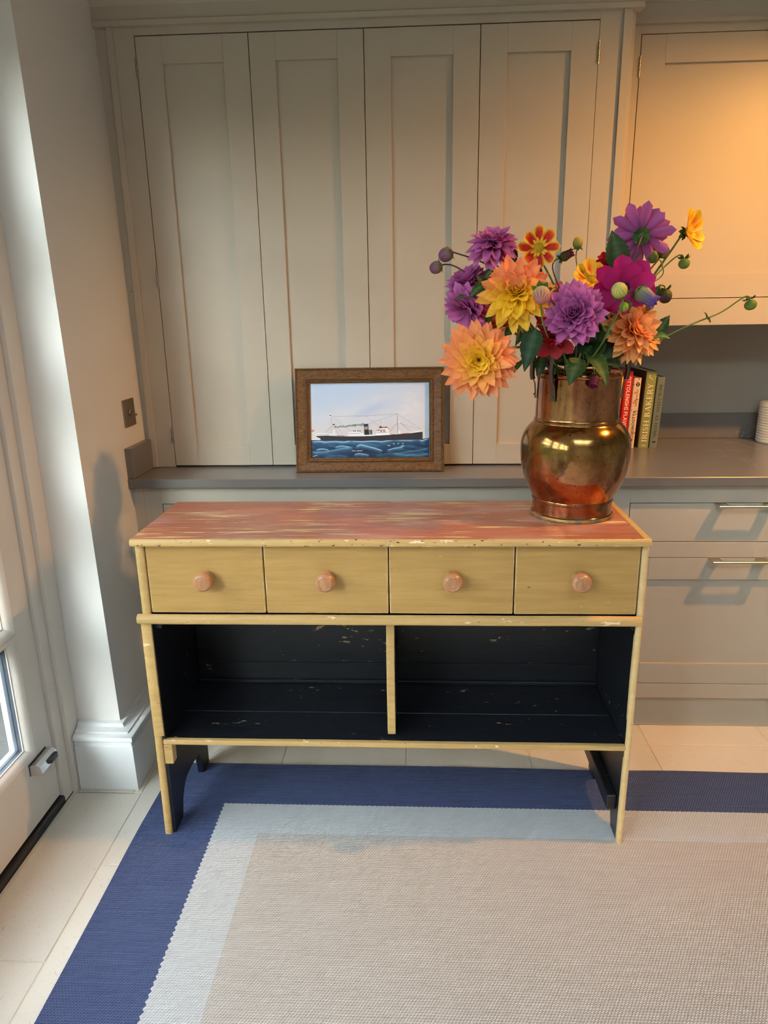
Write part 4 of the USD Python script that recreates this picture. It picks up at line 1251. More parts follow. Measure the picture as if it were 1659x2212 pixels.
b9 = bud((1.527, -0.48, 1.554), (-0.20, -0.40, -0.85), 0.0140, 'green bud under the lilac-pink dahlia', (96, 104, 46), (110, 122, 56), [(1.536, -0.475, 1.575), (1.50, -0.48, 1.566), (1.478, -0.49, 1.53), (1.46, -0.50, 1.43)], GREEN_STEM, seps=1.4)
b9b = bud((1.559, -0.46, 1.566), (0.45, -0.25, 0.75), 0.0135, 'striped pink and cream bud right under the lilac-pink dahlia', (200, 120, 110), (150, 140, 70), [(1.548, -0.465, 1.55), (1.522, -0.475, 1.52), (1.48, -0.49, 1.42)], PURPLE_STEM)
b10 = bud((1.606, -0.48, 1.536), (0.05, -0.25, -0.95), 0.0130, 'small round green bud below the yellow and red dahlia at the far right', (112, 130, 52), (100, 122, 48), [(1.600, -0.48, 1.556), (1.565, -0.48, 1.536), (1.521, -0.495, 1.492), (1.482, -0.505, 1.437)], GREEN_STEM, seps=1.6, long=0.95)
b11 = bud((1.410, -0.68, 1.434), (-0.55, -0.50, -0.30), 0.0105, 'tiny bright green bud above the apricot dahlia', (150, 170, 50), (130, 152, 48), [(1.414, -0.675, 1.436), (1.396, -0.672, 1.415), (1.372, -0.65, 1.35), (1.354, -0.59, 1.29)], GREEN_STEM, seps=1.9, long=0.95)
b12 = bud((1.750, -0.55, 1.434), (0.25, -0.15, -0.95), 0.0135, 'green bud on the longest stalk reaching far right', (116, 136, 48), (92, 116, 44), [(1.745, -0.55, 1.452), (1.70, -0.55, 1.430), (1.643, -0.56, 1.404), (1.57, -0.57, 1.374), (1.507, -0.57, 1.339), (1.434, -0.56, 1.296)], GREEN_STEM, seps=1.5, long=0.9)
sepals(b12, np.array([1.646, -0.56, 1.406]), (0.8, -0.2, 0.5), 0.016, 5, (74, 106, 48), 1.1, name='side_shoot')
b13 = bud((1.364, -0.640, 1.266), (-0.2, -0.6, -0.7), 0.0115, 'dark red bud hanging over the rim of the urn between two leaves', (104, 26, 54), (96, 40, 60), [(1.362, -0.625, 1.30), (1.36, -0.59, 1.315), (1.358, -0.55, 1.29)], GREEN_STEM, opening=0.3, seps=1.2)
# side shoot with small leaves on the far-right stalk
leaf(b10, (1.553, -0.48, 1.528), (1.538, -0.49, 1.548), 0.005, 0.1, tone=(64, 88, 44))

# leaves, each a part of the flower whose stem carries it
leaf(d_p8, (1.436, -0.53, 1.522), (1.408, -0.535, 1.612), 0.031, 0.05, (-0.15, -0.95, 0.1), (40, 62, 38))
leaf(d_o2, (1.217, -0.655, 1.388), (1.187, -0.705, 1.293), 0.027, 0.10, (-0.2, -0.9, 0.2), (34, 60, 46))
leaf(d_p3, (1.325, -0.635, 1.318), (1.298, -0.672, 1.257), 0.027, 0.12, (-0.1, -0.85, 0.4), (36, 58, 26))
leaf(d_p3, (1.350, -0.615, 1.322), (1.384, -0.682, 1.254), 0.023, 0.15, (0.25, -0.8, 0.5), (44, 64, 26))
leaf(d_o4, (1.447, -0.555, 1.291), (1.350, -0.600, 1.312), 0.022, 0.12, (0.1, -0.8, 0.6), (86, 100, 76))
leaf(d_o4, (1.523, -0.56, 1.362), (1.552, -0.57, 1.413), 0.019, 0.08, (-0.3, -0.9, 0.2), (42, 64, 34))
leaf(b12, (1.507, -0.60, 1.356), (1.538, -0.63, 1.360), 0.013, 0.25, (0.0, -0.7, 0.7), (92, 116, 66))
leaf(d_o2, (1.176, -0.60, 1.398), (1.146, -0.635, 1.360), 0.013, 0.12, (-0.2, -0.9, 0.3), (34, 58, 34))
leaf(d_o2, (1.194, -0.60, 1.395), (1.173, -0.635, 1.348), 0.013, 0.10, (0.3, -0.9, 0.3), (38, 62, 36))
leaf(d_o1, (1.194, -0.60, 1.312), (1.174, -0.62, 1.283), 0.008, 0.1, (-0.3, -0.9, 0.2), (48, 72, 40))
leaf(d_p6b, (1.123, -0.545, 1.440), (1.114, -0.585, 1.388), 0.014, 0.1, (-0.4, -0.9, 0.1), (30, 54, 34))
leaf(d_p6, (1.105, -0.56, 1.486), (1.080, -0.585, 1.514), 0.014, 0.15, (-0.1, -0.9, 0.3), (48, 66, 36))
leaf(d_p6, (1.106, -0.58, 1.488), (1.064, -0.605, 1.462), 0.015, 0.2, (0.1, -0.8, 0.6), (54, 76, 36))
leaf(d_p5, (1.132, -0.53, 1.527), (1.115, -0.52, 1.553), 0.006, 0.1, (-0.2, -0.9, 0.2), (52, 78, 36))
leaf(d_p5, (1.127, -0.53, 1.530), (1.106, -0.55, 1.503), 0.010, 0.12, (-0.4, -0.8, 0.2), (52, 78, 36))
leaf(d_c7, (1.230, -0.55, 1.502), (1.234, -0.575, 1.535), 0.012, 0.1, (0.1, -0.9, 0.2), (44, 66, 36))
leaf(d_p6b, (1.056, -0.60, 1.462), (1.030, -0.615, 1.455), 0.007, 0.2, (0.0, -0.7, 0.7), (50, 76, 36))
leaf(d_r12, (1.248, -0.575, 1.322), (1.236, -0.600, 1.268), 0.016, 0.1, (-0.1, -0.95, 0.1), (40, 62, 48))
leaf(d_p5, (1.176, -0.52, 1.540), (1.183, -0.50, 1.578), 0.012, 0.1, (-0.3, -0.9, 0.1), (40, 60, 36))
leaf(d_k14, (1.307, -0.55, 1.460), (1.322, -0.54, 1.498), 0.009, 0.1, (0.1, -0.9, 0.2), (44, 66, 34))
leaf(b6, (1.374, -0.645, 1.392), (1.392, -0.665, 1.366), 0.008, 0.1, (-0.1, -0.8, 0.6), (48, 70, 34))
leaf(d_m10, (1.50, -0.55, 1.44), (1.527, -0.56, 1.486), 0.013, 0.1, (0.2, -0.8, 0.5), (40, 60, 32))
leaf(b7, (1.49, -0.585, 1.425), (1.505, -0.58, 1.458), 0.012, 0.1, (0.4, -0.8, 0.2), (92, 104, 48))
LR = np.random.default_rng(5)
hosts = [d_p3, d_o4, d_m10, d_r12, d_o2, d_c11, d_k14, d_p8, d_r15]
for k in range(30):
    a = math.pi * (1.0 + LR.uniform(-0.05, 1.05))
    r0, r1 = LR.uniform(0.01, 0.06), LR.uniform(0.05, 0.10)
    z0 = LR.uniform(1.285, 1.37)
    b_ = np.array([VC[0] + r0 * math.cos(a), VC[1] + r0 * math.sin(a), z0])
    e_ = np.array([VC[0] + r1 * math.cos(a + LR.uniform(-0.7, 0.7)), VC[1] + r1 * math.sin(a), z0 + LR.uniform(-0.005, 0.07)])
    leaf(hosts[k % len(hosts)], b_, e_, LR.uniform(0.016, 0.026), 0.1, (LR.uniform(-0.5, 0.5), -0.9, 0.3), (30 + int(LR.uniform(0, 14)), 52 + int(LR.uniform(0, 16)), 30))

# ================================================================== FRAMED SHIP PAINTING
PW, PHT, PM = 0.4915, 0.3445, 0.0490          # outer width, height, moulding width
p_bl, p_br = np.array([0.5350, -0.1055, 0.9203]), np.array([1.0265, -0.0985, 0.9203])
pu = unit(p_br - p_bl)
lean_v = unit(np.array([0, 0.068, 0.337]))
pw_ = unit(lean_v - pu * (lean_v @ pu))
pd_ = np.cross(pu, pw_)                        # towards the viewer
if pd_[1] > 0:
    pd_ = -pd_
ORG = (p_bl + p_br) / 2 - pu * PW / 2


def loc(u, w, d):
    u, w, d = np.broadcast_arrays(np.asarray(u, float), w, d)
    return ORG + u[..., None] * pu + w[..., None] * pw_ + (d[..., None] - 0.022) * pd_


fp = thing('framed_painting', (0.781, -0.09, 0.9203), 'oak-framed painting of a black-hulled cargo steamship at sea, leaning on the cupboard doors', 'painting')
n = N('oak_frame')
gr = n.noise(n.pos((14, 40, 40), (0, 0, 0)), 4.0, 6, 0.65, 1.0)
fl2 = n.mask(n.noise(n.pos((60, 30, 60)), 3.0, 3), 0.52, 0.62)
c = n.mix(n.mask(gr, 0.32, 0.68), S(66, 42, 20), S(124, 86, 42))
c = n.mix(n.math('multiply', fl2, 0.25), c, S(140, 102, 54))
n.surf(base_color=c, roughness=0.5, specular_ior_level=0.3, normal=n.bump(gr, 0.25, 0.0008))
plain('dark_oak', S(58, 38, 24), 0.38)
plain('painted_dark', S(40, 42, 48), 0.6)

# each side of the frame is a mitred length of moulding: (inset, depth)
mould = [(0.0, -0.002), (0.0, 0.016), (0.002, 0.0205), (0.0065, 0.0215), (0.0085, 0.0185), (0.0095, 0.0195), (0.0350, 0.0140), (0.0356, 0.0165), (0.0385, 0.0178), (0.0405, 0.0150), (0.0415, 0.0105), (0.0435, 0.0100), (0.0450, 0.0108), (0.0462, 0.0085), (0.0490, 0.0070), (0.0490, -0.002)]


def side(k):
    V = []
    for o, d in mould:
        if k == 0:
            ends = ((o, o), (PW - o, o))
        elif k == 1:
            ends = ((PW - o, o), (PW - o, PHT - o))
        elif k == 2:
            ends = ((PW - o, PHT - o), (o, PHT - o))
        else:
            ends = ((o, PHT - o), (o, o))
        V += [loc(e[0], e[1], d) for e in ends]
    L = len(mould)
    F = []
    for i in range(L):
        a, b = 2 * i, 2 * ((i + 1) % L)
        F += [[a, a + 1, b + 1], [a, b + 1, b]]
    m = trimesh.Trimesh(np.array(V), F, process=False)
    return m


for k in range(4):
    obj('moulding', side(k), 'oak_frame', fp, smooth=25)
beads = []
bead = trimesh.creation.icosphere(1, 0.0019)
for o, d, sp in ((0.0042, 0.0212, 0.0052), (0.0373, 0.0176, 0.0042)):
    r_ = bead if o < 0.02 else trimesh.creation.icosphere(1, 0.0013)
    for a, b in (((o, o), (PW - o, o)), ((PW - o, o), (PW - o, PHT - o)), ((PW - o, PHT - o), (o, PHT - o)), ((o, PHT - o), (o, o))):
        n_ = int(math.hypot(b[0] - a[0], b[1] - a[1]) / sp)
        for i in range(n_):
            t = (i + 0.5) / n_
            m = r_.copy()
            m.apply_translation(loc(a[0] + (b[0] - a[0]) * t, a[1] + (b[1] - a[1]) * t, d))
            beads.append(m)
obj('beading', beads, 'dark_oak', fp, smooth=True, kind='stuff', label='fine beaded edging round the frame')
obj('backing', trimesh.convex.convex_hull(np.array([loc(u, w, d) for u in (0.01, PW - 0.01) for w in (0.01, PHT - 0.01) for d in (-0.006, 0.001)])), 'dark_oak', fp)

IW, IH = PW - 2 * PM, PHT - 2 * PM
X2 = lambda X: PM + (np.asarray(X, float) - 297) / 1069 * IW
Y2 = lambda Y: PM + (909 - np.asarray(Y, float)) / 677 * IH
D0 = 0.0030


def sheet(x0, x1, y0, y1, nx, ny, colf, d, top=None):
    xs, ys = np.meshgrid(np.linspace(x0, x1, nx), np.linspace(0, 1, ny))
    yt = np.full_like(xs, y0) if top is None else top(xs)
    Yv = yt + (y1 - yt) * ys
    V = loc(X2(xs), Y2(Yv), d).reshape(-1, 3)
    C = colf(xs.ravel(), Yv.ravel())
    i, j = np.meshgrid(np.arange(ny - 1), np.arange(nx - 1), indexing='ij')
    a = i * nx + j
    Q = np.stack([a, a + nx, a + nx + 1, a + 1], -1).reshape(-1, 4)
    return V, Q, C


def L3(c):
    return np.array([S(*q) for q in np.asarray(c, float).reshape(-1, 3)])


def sky_col(X, Y):
    t = np.clip((Y - 232) / 513, 0, 1)[:, None]
    top, mid_, low = np.array([184, 204, 232.]), np.array([196, 212, 232.]), np.array([222, 214, 208.])
    c = top * (1 - t) + mid_ * t
    c = c * (1 - t ** 2.2) + low * t ** 2.2
    rgt_ = np.clip((X - 700) / 600, 0, 1)[:, None]
    c = c * (1 - 0.45 * rgt_) + np.array([214, 212, 220.]) * 0.45 * rgt_
    P = np.stack([X / 210, Y / 120, np.zeros_like(X)], 1)
    cl = meshkit.fbm(P + 3.3, 4, 2)[:, None]
    zone = (np.exp(-((X - 1090) / 260) ** 2 - ((Y - 430) / 95) ** 2) + 0.35 * np.exp(-((X - 620) / 250) ** 2 - ((Y - 520) / 60) ** 2))[:, None]
    c += (np.array([232, 228, 226.]) - c) * np.clip((cl - 0.42) * 4, 0, 1) * zone
    blue = np.exp(-((X - 860) / 140) ** 2 - ((Y - 470 + (X - 860) * 0.35) / 34) ** 2)[:, None]
    c += (np.array([160, 186, 222.]) - c) * blue * 0.7 * np.clip(cl * 1.6, 0, 1)
    edge = np.clip((X - 1332) / 6, 0, 1)[:, None]  # bluish reflection painted in as a strip down the right side
    c += (np.array([178, 198, 214.]) - c) * 0.7 * edge
    return L3(c)


CREST = [([300, 380, 420, 520, 600, 660, 700, 760, 860, 940, 1050, 1120, 1200, 1262, 1300, 1366], [757, 754, 761, 757, 763, 750, 757, 761, 756, 762, 746, 752, 753, 741, 757, 736], 1.0, 14),
         ([335, 360, 400, 440, 470], [838, 828, 822, 830, 842], 1.0, 12), ([510, 550, 580, 640, 660], [812, 800, 797, 806, 812], 0.9, 12),
         ([700, 730, 745, 800, 880, 950], [806, 793, 787, 800, 822, 846], 1.0, 16), ([980, 1030, 1060, 1110, 1145], [842, 829, 822, 815, 800], 0.9, 14),
         ([680, 700, 730, 790, 830], [886, 876, 868, 878, 886], 0.9, 12), ([300, 340, 420, 520, 600, 680], [846, 852, 850, 832, 816, 806], 0.6, 26), ([400, 480, 560, 640], [902, 888, 884, 896], 0.4, 16),
         ([1040, 1100, 1200, 1290, 1366], [872, 866, 850, 840, 818], 0.5, 20), ([880, 920, 1000, 1100, 1180], [890, 880, 868, 880, 892], 0.35, 16), ([1150, 1220, 1290, 1366], [886, 878, 888, 868], 0.5, 18), ([1100, 1130, 1150], [812, 798, 806], 1.0, 12), ([760, 820, 900, 960, 1040], [786, 778, 790, 782, 790], 0.3, 16)]


def sea_col(X, Y):
    P = np.stack([X / 120 + Y / 160, (Y - X * 0.12) / 16, np.zeros_like(X)], 1)
    nz = meshkit.fbm(P, 4, 5)[:, None]
    t = np.clip((Y - 745) / 160, 0, 1)[:, None]
    c = np.array([38, 82, 116.]) * (1 - nz) + np.array([22, 44, 84.]) * nz
    c = c * (1 - 0.30 * t)
    c = c + (np.array([52, 108, 144.]) - c) * np.clip((meshkit.fbm(P * 0.6 + 9, 3, 8)[:, None] - 0.5) * 4, 0, 1) * 0.7
    c = c + (np.array([22, 30, 56.]) - c) * (np.exp(-((X - 760) / 130) ** 2 - ((Y - 846) / 20) ** 2) * 0.85)[:, None]
    for xs, ys, k, w in CREST:
        yc = np.interp(X, xs, ys)
        ins = np.clip((X - xs[0]) / 25, 0, 1) * np.clip((xs[-1] - X) / 25, 0, 1)
        dy = Y - yc
        b = np.where(dy > 0, np.exp(-dy / w), np.exp(dy / 2.5)) * ins * k
        b = b * (0.65 + 0.7 * meshkit.fbm(P * 2.3 + 4, 3, 3))
        c = c + (np.array([96, 164, 204.]) - c) * np.clip(b, 0, 1)[:, None]
        hi = np.where(dy > 0, np.exp(-dy / (w * 0.28)), np.exp(dy / 1.5)) * ins * max(0, k - 0.4) / 0.6 * (0.5 + 0.9 * meshkit.fbm(P * 3.1 + 7, 3, 6))
        c = c + (np.array([214, 232, 244.]) - c) * np.clip(hi, 0, 1)[:, None]
    return L3(c)


pt_ = put(fp, 'painting', sheet(297, 1366, 232, 752, 150, 74, sky_col, D0), 'tinted')
put(pt_, 'sea', sheet(297, 1366, 745, 909, 300, 80, sea_col, D0 + 0.00025, lambda x: 744 - 12 * np.clip((x - 1290) / 76, 0, 1)), 'tinted')


def flat(polys, col, d, name, label=None):
    V, F, C = [], [], []
    for k, pl in enumerate(polys):
        cc = col[k] if isinstance(col, list) else col
        g = pl if hasattr(pl, 'exterior') else Polygon(pl)
        g = g.buffer(0)
        for q in getattr(g, 'geoms', [g]):
            if q.is_empty:
                continue
            v, f = trimesh.creation.triangulate_polygon(q, engine='earcut')
            F.append(f + sum(len(x) for x in V))
            V.append(loc(X2(v[:, 0]), Y2(v[:, 1]), D0 + d + 0.00001 * (k % 7)))
            C.append(np.tile(lin(cc), (len(v), 1)))
    f = np.vstack(F)
    v = np.vstack(V)
    nrm_ = np.cross(v[f[:, 1]] - v[f[:, 0]], v[f[:, 2]] - v[f[:, 0]]) @ pd_
    f[nrm_ < 0] = f[nrm_ < 0][:, ::-1]
    return put(pt_, name, (v, f, np.vstack(C)), 'tinted', label)


def rope(a, b, w=1.2, sag=0):
    m = ((a[0] + b[0]) / 2, (a[1] + b[1]) / 2 + sag)
    return LineString([a, m, b]).buffer(w / 2, cap_style=2)


PR = random.Random(4)
# smoke, rigging, hull, upperworks, funnel
puffs, pc = [], []
for k in range(70):
    t = k / 69
    x = 776 - 266 * t + PR.uniform(-4, 4)
    y = 604 + 22 * t ** 0.8 + PR.uniform(-5, 7)
    puffs.append(Point(x, y).buffer(PR.uniform(4.5, 8) * (1 - 0.3 * t)))
    g = PR.randint(118, 158)
    pc.append((g - 12, g + 4, g - 2))
flat(puffs, pc, 0.0005, 'smoke')
rig = [((490, 530), (790, 529)), ((790, 529), (1080, 513)), ((1080, 513), (1302, 657)), ((1080, 515), (822, 598)), ((505, 540), (660, 668)), ((500, 612), (405, 680)), ((500, 608), (430, 678)), ((790, 530), (915, 616)), ((1097, 582), (1205, 668)), ((1095, 578), (1180, 664)), ((1086, 590), (1000, 672)), ((1084, 588), (1020, 670)), ((1080, 520), (1080, 690)), ((505, 600), (590, 690)), ((503, 600), (545, 690)), ((1100, 600), (1290, 655)), ((932, 560), (932, 628)), ((485, 540), (485, 690))]
flat([rope(a, b, 1.3) for a, b in rig], (128, 122, 124), 0.0007, 'rigging')
flat([[(489, 530), (493, 530), (508, 694), (500, 694)], [(1079, 506), (1083, 506), (1099, 692), (1089, 692)], [(494, 600), (520, 598), (512, 606), (498, 612)], [(1090, 574), (1108, 580), (1104, 594), (1092, 594)], [(498, 650), (514, 650), (520, 692), (492, 692)], [(1092, 660), (1104, 660), (1112, 692), (1086, 692)]], [(214, 210, 208), (206, 200, 198), (74, 66, 66), (226, 226, 226), (232, 230, 228), (236, 234, 232)], 0.0009, 'masts')
hull = [(341, 706), (352, 716), (368, 722), (383, 731), (388, 738), (378, 744), (378, 750), (700, 754), (1000, 752), (1306, 750), (1307, 677), (1190, 690), (1100, 697), (1010, 703), (880, 709), (780, 713), (640, 713), (520, 709), (440, 704)]
flat([hull, [(378, 747), (700, 751), (1000, 749), (1306, 746), (1306, 751), (378, 752)]], [(46, 48, 56), (88, 76, 74)], 0.0011, 'hull', 'black painted hull')
white = [[(341, 706), (345, 683), (432, 680), (440, 688), (470, 690), (472, 704), (440, 703)], [(470, 704), (474, 684), (522, 686), (526, 706)], [(628, 712), (632, 702), (642, 698), (642, 674), (744, 670), (748, 684), (776, 686), (776, 700), (836, 701), (836, 712)], [(836, 712), (840, 702), (890, 700), (890, 690), (896, 664), (920, 660), (920, 640), (990, 638), (1003, 652), (1003, 688), (1012, 690), (1012, 703), (880, 709)], [(1186, 690), (1196, 682), (1306, 658), (1307, 677), (1190, 691)], [(526, 706), (528, 700), (628, 704), (628, 712)]]
flat(white, [(234, 236, 238), (228, 230, 232), (240, 242, 244), (240, 242, 244), (226, 228, 230), (206, 208, 210)], 0.0013, 'upperworks', 'white painted deckhouses')
dark = [[(650 + k * 12, 684), (656 + k * 12, 684), (656 + k * 12, 689), (650 + k * 12, 689)] for k in range(8)] + [[(352 + k * 16, 692), (360 + k * 16, 692), (360 + k * 16, 697), (352 + k * 16, 697)] for k in range(7)] + [[(682, 660), (690, 658), (690, 670), (684, 670)], [(697, 660), (705, 658), (705, 670), (699, 670)], [(720, 660), (728, 658), (728, 672), (722, 672)], [(738, 660), (746, 658), (746, 672), (740, 672)], [(829, 656), (836, 654), (838, 698), (831, 698)], [(842, 656), (850, 654), (852, 698), (844, 698)], [(930, 668), (940, 668), (940, 676), (930, 676)], [(955, 668), (965, 668), (965, 676), (955, 676)], [(900, 678), (990, 676), (990, 679), (900, 681)]]
flat(dark, (52, 54, 62), 0.0015, 'ports')
brown = [[(893, 664), (896, 658), (975, 654), (975, 661)], [(914, 642), (918, 634), (990, 629), (992, 638)], [(918, 634), (918, 624), (930, 621), (942, 626), (942, 632)], [(996, 640), (1000, 640), (1000, 652), (996, 652)], [(1020, 698), (1060, 695), (1060, 700), (1020, 702)], [(1110, 692), (1180, 686), (1180, 690), (1110, 696)], [(540, 702), (600, 704), (600, 708), (540, 707)]]
flat(brown, [(124, 46, 34), (124, 46, 34), (140, 58, 40), (120, 50, 40), (196, 120, 110), (190, 110, 96), (150, 110, 96)], 0.0016, 'bridge_roofs')
flat([[(778, 604), (816, 600), (825, 699), (783, 701)], [(779, 624), (818, 621), (819, 638), (780, 641)], [(780, 641), (819, 638), (820, 651), (781, 654)], [(790, 645), (799, 628), (808, 643)]], [(40, 40, 44), (70, 130, 190), (206, 110, 76), (222, 178, 84)], 0.0018, 'funnel')
flat([[(456, 528), (470, 516), (488, 518), (480, 536), (464, 534)]], (236, 232, 226), 0.0019, 'house_flag')
flat([[(466, 520), (486, 519), (484, 526), (468, 527)]], (60, 60, 64), 0.0020, 'flag_cross')
flat([[(302, 655), (327, 648), (327, 666), (304, 668)]], (204, 116, 104), 0.0019, 'ensign')
flat([[(327, 644), (330, 644), (342, 684), (339, 684)]], (220, 220, 222), 0.0019, 'flagstaff')
gull = lambda x, y, s: LineString([(x - s, y - s * 0.5), (x - s * 0.2, y + s * 0.4), (x + s, y - s * 0.2)]).buffer(1.7)
flat([gull(1003, 799, 11), gull(1048, 784, 8), gull(1088, 783, 6), gull(1130, 783, 6)], (236, 240, 244), 0.0019, 'gulls')
# the hand-lettered name in quotation marks and the signature: too small in the photograph to read, so only their strokes
ink = []
for x0, x1 in ((668, 703), (711, 758)):
    x = x0
    while x < x1:
        w = PR.uniform(3.2, 4.6)
        ink += [rope((x, 849), (x + w * 0.5, 841), 1.5), rope((x + w * 0.5, 841), (x + w, 849), 1.4)]
        if PR.random() < 0.5:
            ink.append(rope((x, 845), (x + w, 845), 1.2))
        x += w + 1.2
ink += [rope((668, 831), (667, 836), 1.5), rope((671, 831), (670, 836), 1.5), rope((764, 835), (763, 840), 1.5), rope((767, 835), (766, 840), 1.5)]
sx0 = 312
for k in range(7):
    ink.append(rope((sx0 + k * 6, 897 - k * 1.9), (sx0 + 4 + k * 6, 890 - k * 1.9), 1.8))
    ink.append(rope((sx0 + 4 + k * 6, 890 - k * 1.9), (sx0 + 7 + k * 6, 896 - k * 1.9), 1.6))
flat(ink, (216, 224, 234), 0.0021, 'lettering')
# ================================================================== COOKERY BOOKS
BZ = 0.9203


def sl(p, q, w):
    return LineString([p, q]).buffer(w / 2, cap_style=2)


def arc(cx, cy, rx, ry, a0, a1, wx, wy, k=24):
    """A bowl whose stroke is wx wide at the sides and wy at top and bottom."""
    a = np.radians(np.linspace(a0, a1, k))
    o = [(cx + rx * math.cos(t), cy + ry * math.sin(t)) for t in a]
    i_ = [(cx + (rx - wx) * math.cos(t), cy + (ry - wy) * math.sin(t)) for t in a[::-1]]
    return Polygon(o + i_).buffer(0)


K, T = 0.15, 0.055                            # thick and thin strokes of the seriffed capitals
sf = lambda x, y, l=0.15: sl((x - l, y), (x + l, y), 0.045)


def st_(x):
    return [sl((x, 0), (x, 1), K), sf(x, 0.022), sf(x, 0.978)]


SERIF = {
    'I': (0.36, st_(0.18)), 'R': (0.78, st_(0.18) + [arc(0.36, 0.74, 0.30, 0.26, -90, 90, K, T), sl((0.16, 0.972), (0.38, 0.972), T), sl((0.16, 0.507), (0.38, 0.507), T), sl((0.42, 0.50), (0.68, 0.03), K), sf(0.70, 0.022, 0.10)]),
    'S': (0.62, [arc(0.30, 0.75, 0.24, 0.25, 20, 270, K * 0.8, T), arc(0.30, 0.25, 0.25, 0.27, -160, 90, K * 0.8, T), sl((0.20, 0.58), (0.42, 0.44), K), sl((0.53, 0.70), (0.53, 0.95), 0.04), sl((0.06, 0.05), (0.06, 0.30), 0.04)]),
    'H': (0.92, st_(0.18) + st_(0.74) + [sl((0.18, 0.51), (0.74, 0.51), T)]),
    'B': (0.76, st_(0.18) + [arc(0.36, 0.76, 0.26, 0.24, -90, 90, K, T), arc(0.38, 0.27, 0.31, 0.27, -90, 90, K, T), sl((0.16, 0.972), (0.38, 0.972), T), sl((0.16, 0.527), (0.40, 0.527), T), sl((0.16, 0.028), (0.40, 0.028), T)]),
    'A': (0.86, [sl((0.12, 0.0), (0.43, 1.0), T), sl((0.42, 1.0), (0.74, 0.0), K), sl((0.24, 0.34), (0.64, 0.34), T), sf(0.11, 0.022, 0.10), sf(0.75, 0.022, 0.13)]),
    'K': (0.84, st_(0.18) + [sl((0.22, 0.40), (0.66, 0.97), T), sl((0.36, 0.56), (0.72, 0.03), K), sf(0.66, 0.978, 0.12), sf(0.74, 0.022, 0.12)]),
    'E': (0.68, st_(0.18) + [sl((0.18, 0.972), (0.58, 0.972), T), sl((0.18, 0.028), (0.60, 0.028), T), sl((0.18, 0.51), (0.46, 0.51), T), sl((0.57, 0.80), (0.57, 1.0), 0.05), sl((0.59, 0.0), (0.59, 0.22), 0.05), sl((0.46, 0.42), (0.46, 0.60), 0.045)]),
    'Y': (0.82, [sl((0.14, 0.98), (0.40, 0.46), K), sl((0.40, 0.44), (0.68, 0.98), T), sl((0.40, 0), (0.40, 0.50), K), sf(0.40, 0.022), sf(0.14, 0.978, 0.13), sf(0.68, 0.978, 0.10)]),
    'T': (0.74, [sl((0.36, 0), (0.36, 1), K), sf(0.36, 0.022), sl((0.05, 0.972), (0.67, 0.972), T), sl((0.06, 0.78), (0.06, 1.0), 0.05), sl((0.66, 0.78), (0.66, 1.0), 0.05)]),
    'C': (0.76, [arc(0.42, 0.5, 0.36, 0.51, 42, 318, K, T), sl((0.68, 0.70), (0.68, 0.96), 0.045)]),
    'N': (0.92, [sl((0.16, 0), (0.16, 1), T), sl((0.74, 0), (0.74, 1), T), sl((0.14, 0.98), (0.72, 0.05), K), sf(0.16, 0.022, 0.11), sf(0.74, 0.978, 0.12), sf(0.12, 0.978, 0.10)]),
    'O': (0.88, [arc(0.43, 0.5, 0.38, 0.51, 0, 360, K, T, 48)]),
    'M': (1.06, [sl((0.14, 0), (0.17, 1), T), sl((0.17, 0.98), (0.50, 0.05), K), sl((0.50, 0.05), (0.82, 0.98), T), sl((0.84, 0), (0.82, 1), K), sf(0.14, 0.022, 0.11), sf(0.85, 0.022, 0.14), sf(0.13, 0.978, 0.09), sf(0.86, 0.978, 0.09)]),
    ' ': (0.34, [])}


def serif_text(s, height, depth=0.0004, track=0.02):
    x, gs = 0.0, []
    for ch in s:
        w, parts = SERIF[ch]
        if parts:
            gs.append(affinity.translate(unary_union(parts), x, 0))
        x += w + track
    out = []
    for g in gs:
        g = affinity.scale(g, height, height, origin=(0, 0))
        for q in getattr(g, 'geoms', [g]):
            out.append(trimesh.creation.extrude_polygon(q, depth, engine='earcut'))
    return cat(*out)


def sans_text(s, height, bold=True):
    return meshkit.text_mesh(s, height, 0.0004, bold)


def on_spine(m, xc, z0, length, yface, up, lean_x, height=None):
    """Lays lettering on a spine: up=True reads bottom to top, else top to bottom starting at z0."""
    v = m.vertices.copy()
    v -= v.min(0)
    k = length / v[:, 0].max()
    a = v[:, 0] * k
    b = v[:, 1] - v[:, 1].max() / 2
    if height:
        b *= height / (v[:, 1].max())
    z = z0 + a if up else z0 - a
    x = xc - b if up else xc + b
    w = np.stack([x + lean_x * (z - BZ), yface - v[:, 2] - 0.0001, z], 1)
    t = trimesh.Trimesh(w, m.faces, process=False)
    if t.volume < 0:
        t.invert()
    return t


def sheer(m, k):
    v = m.vertices.copy()
    v[:, 0] += k * (v[:, 2] - BZ)
    return trimesh.Trimesh(v, m.faces, process=False)


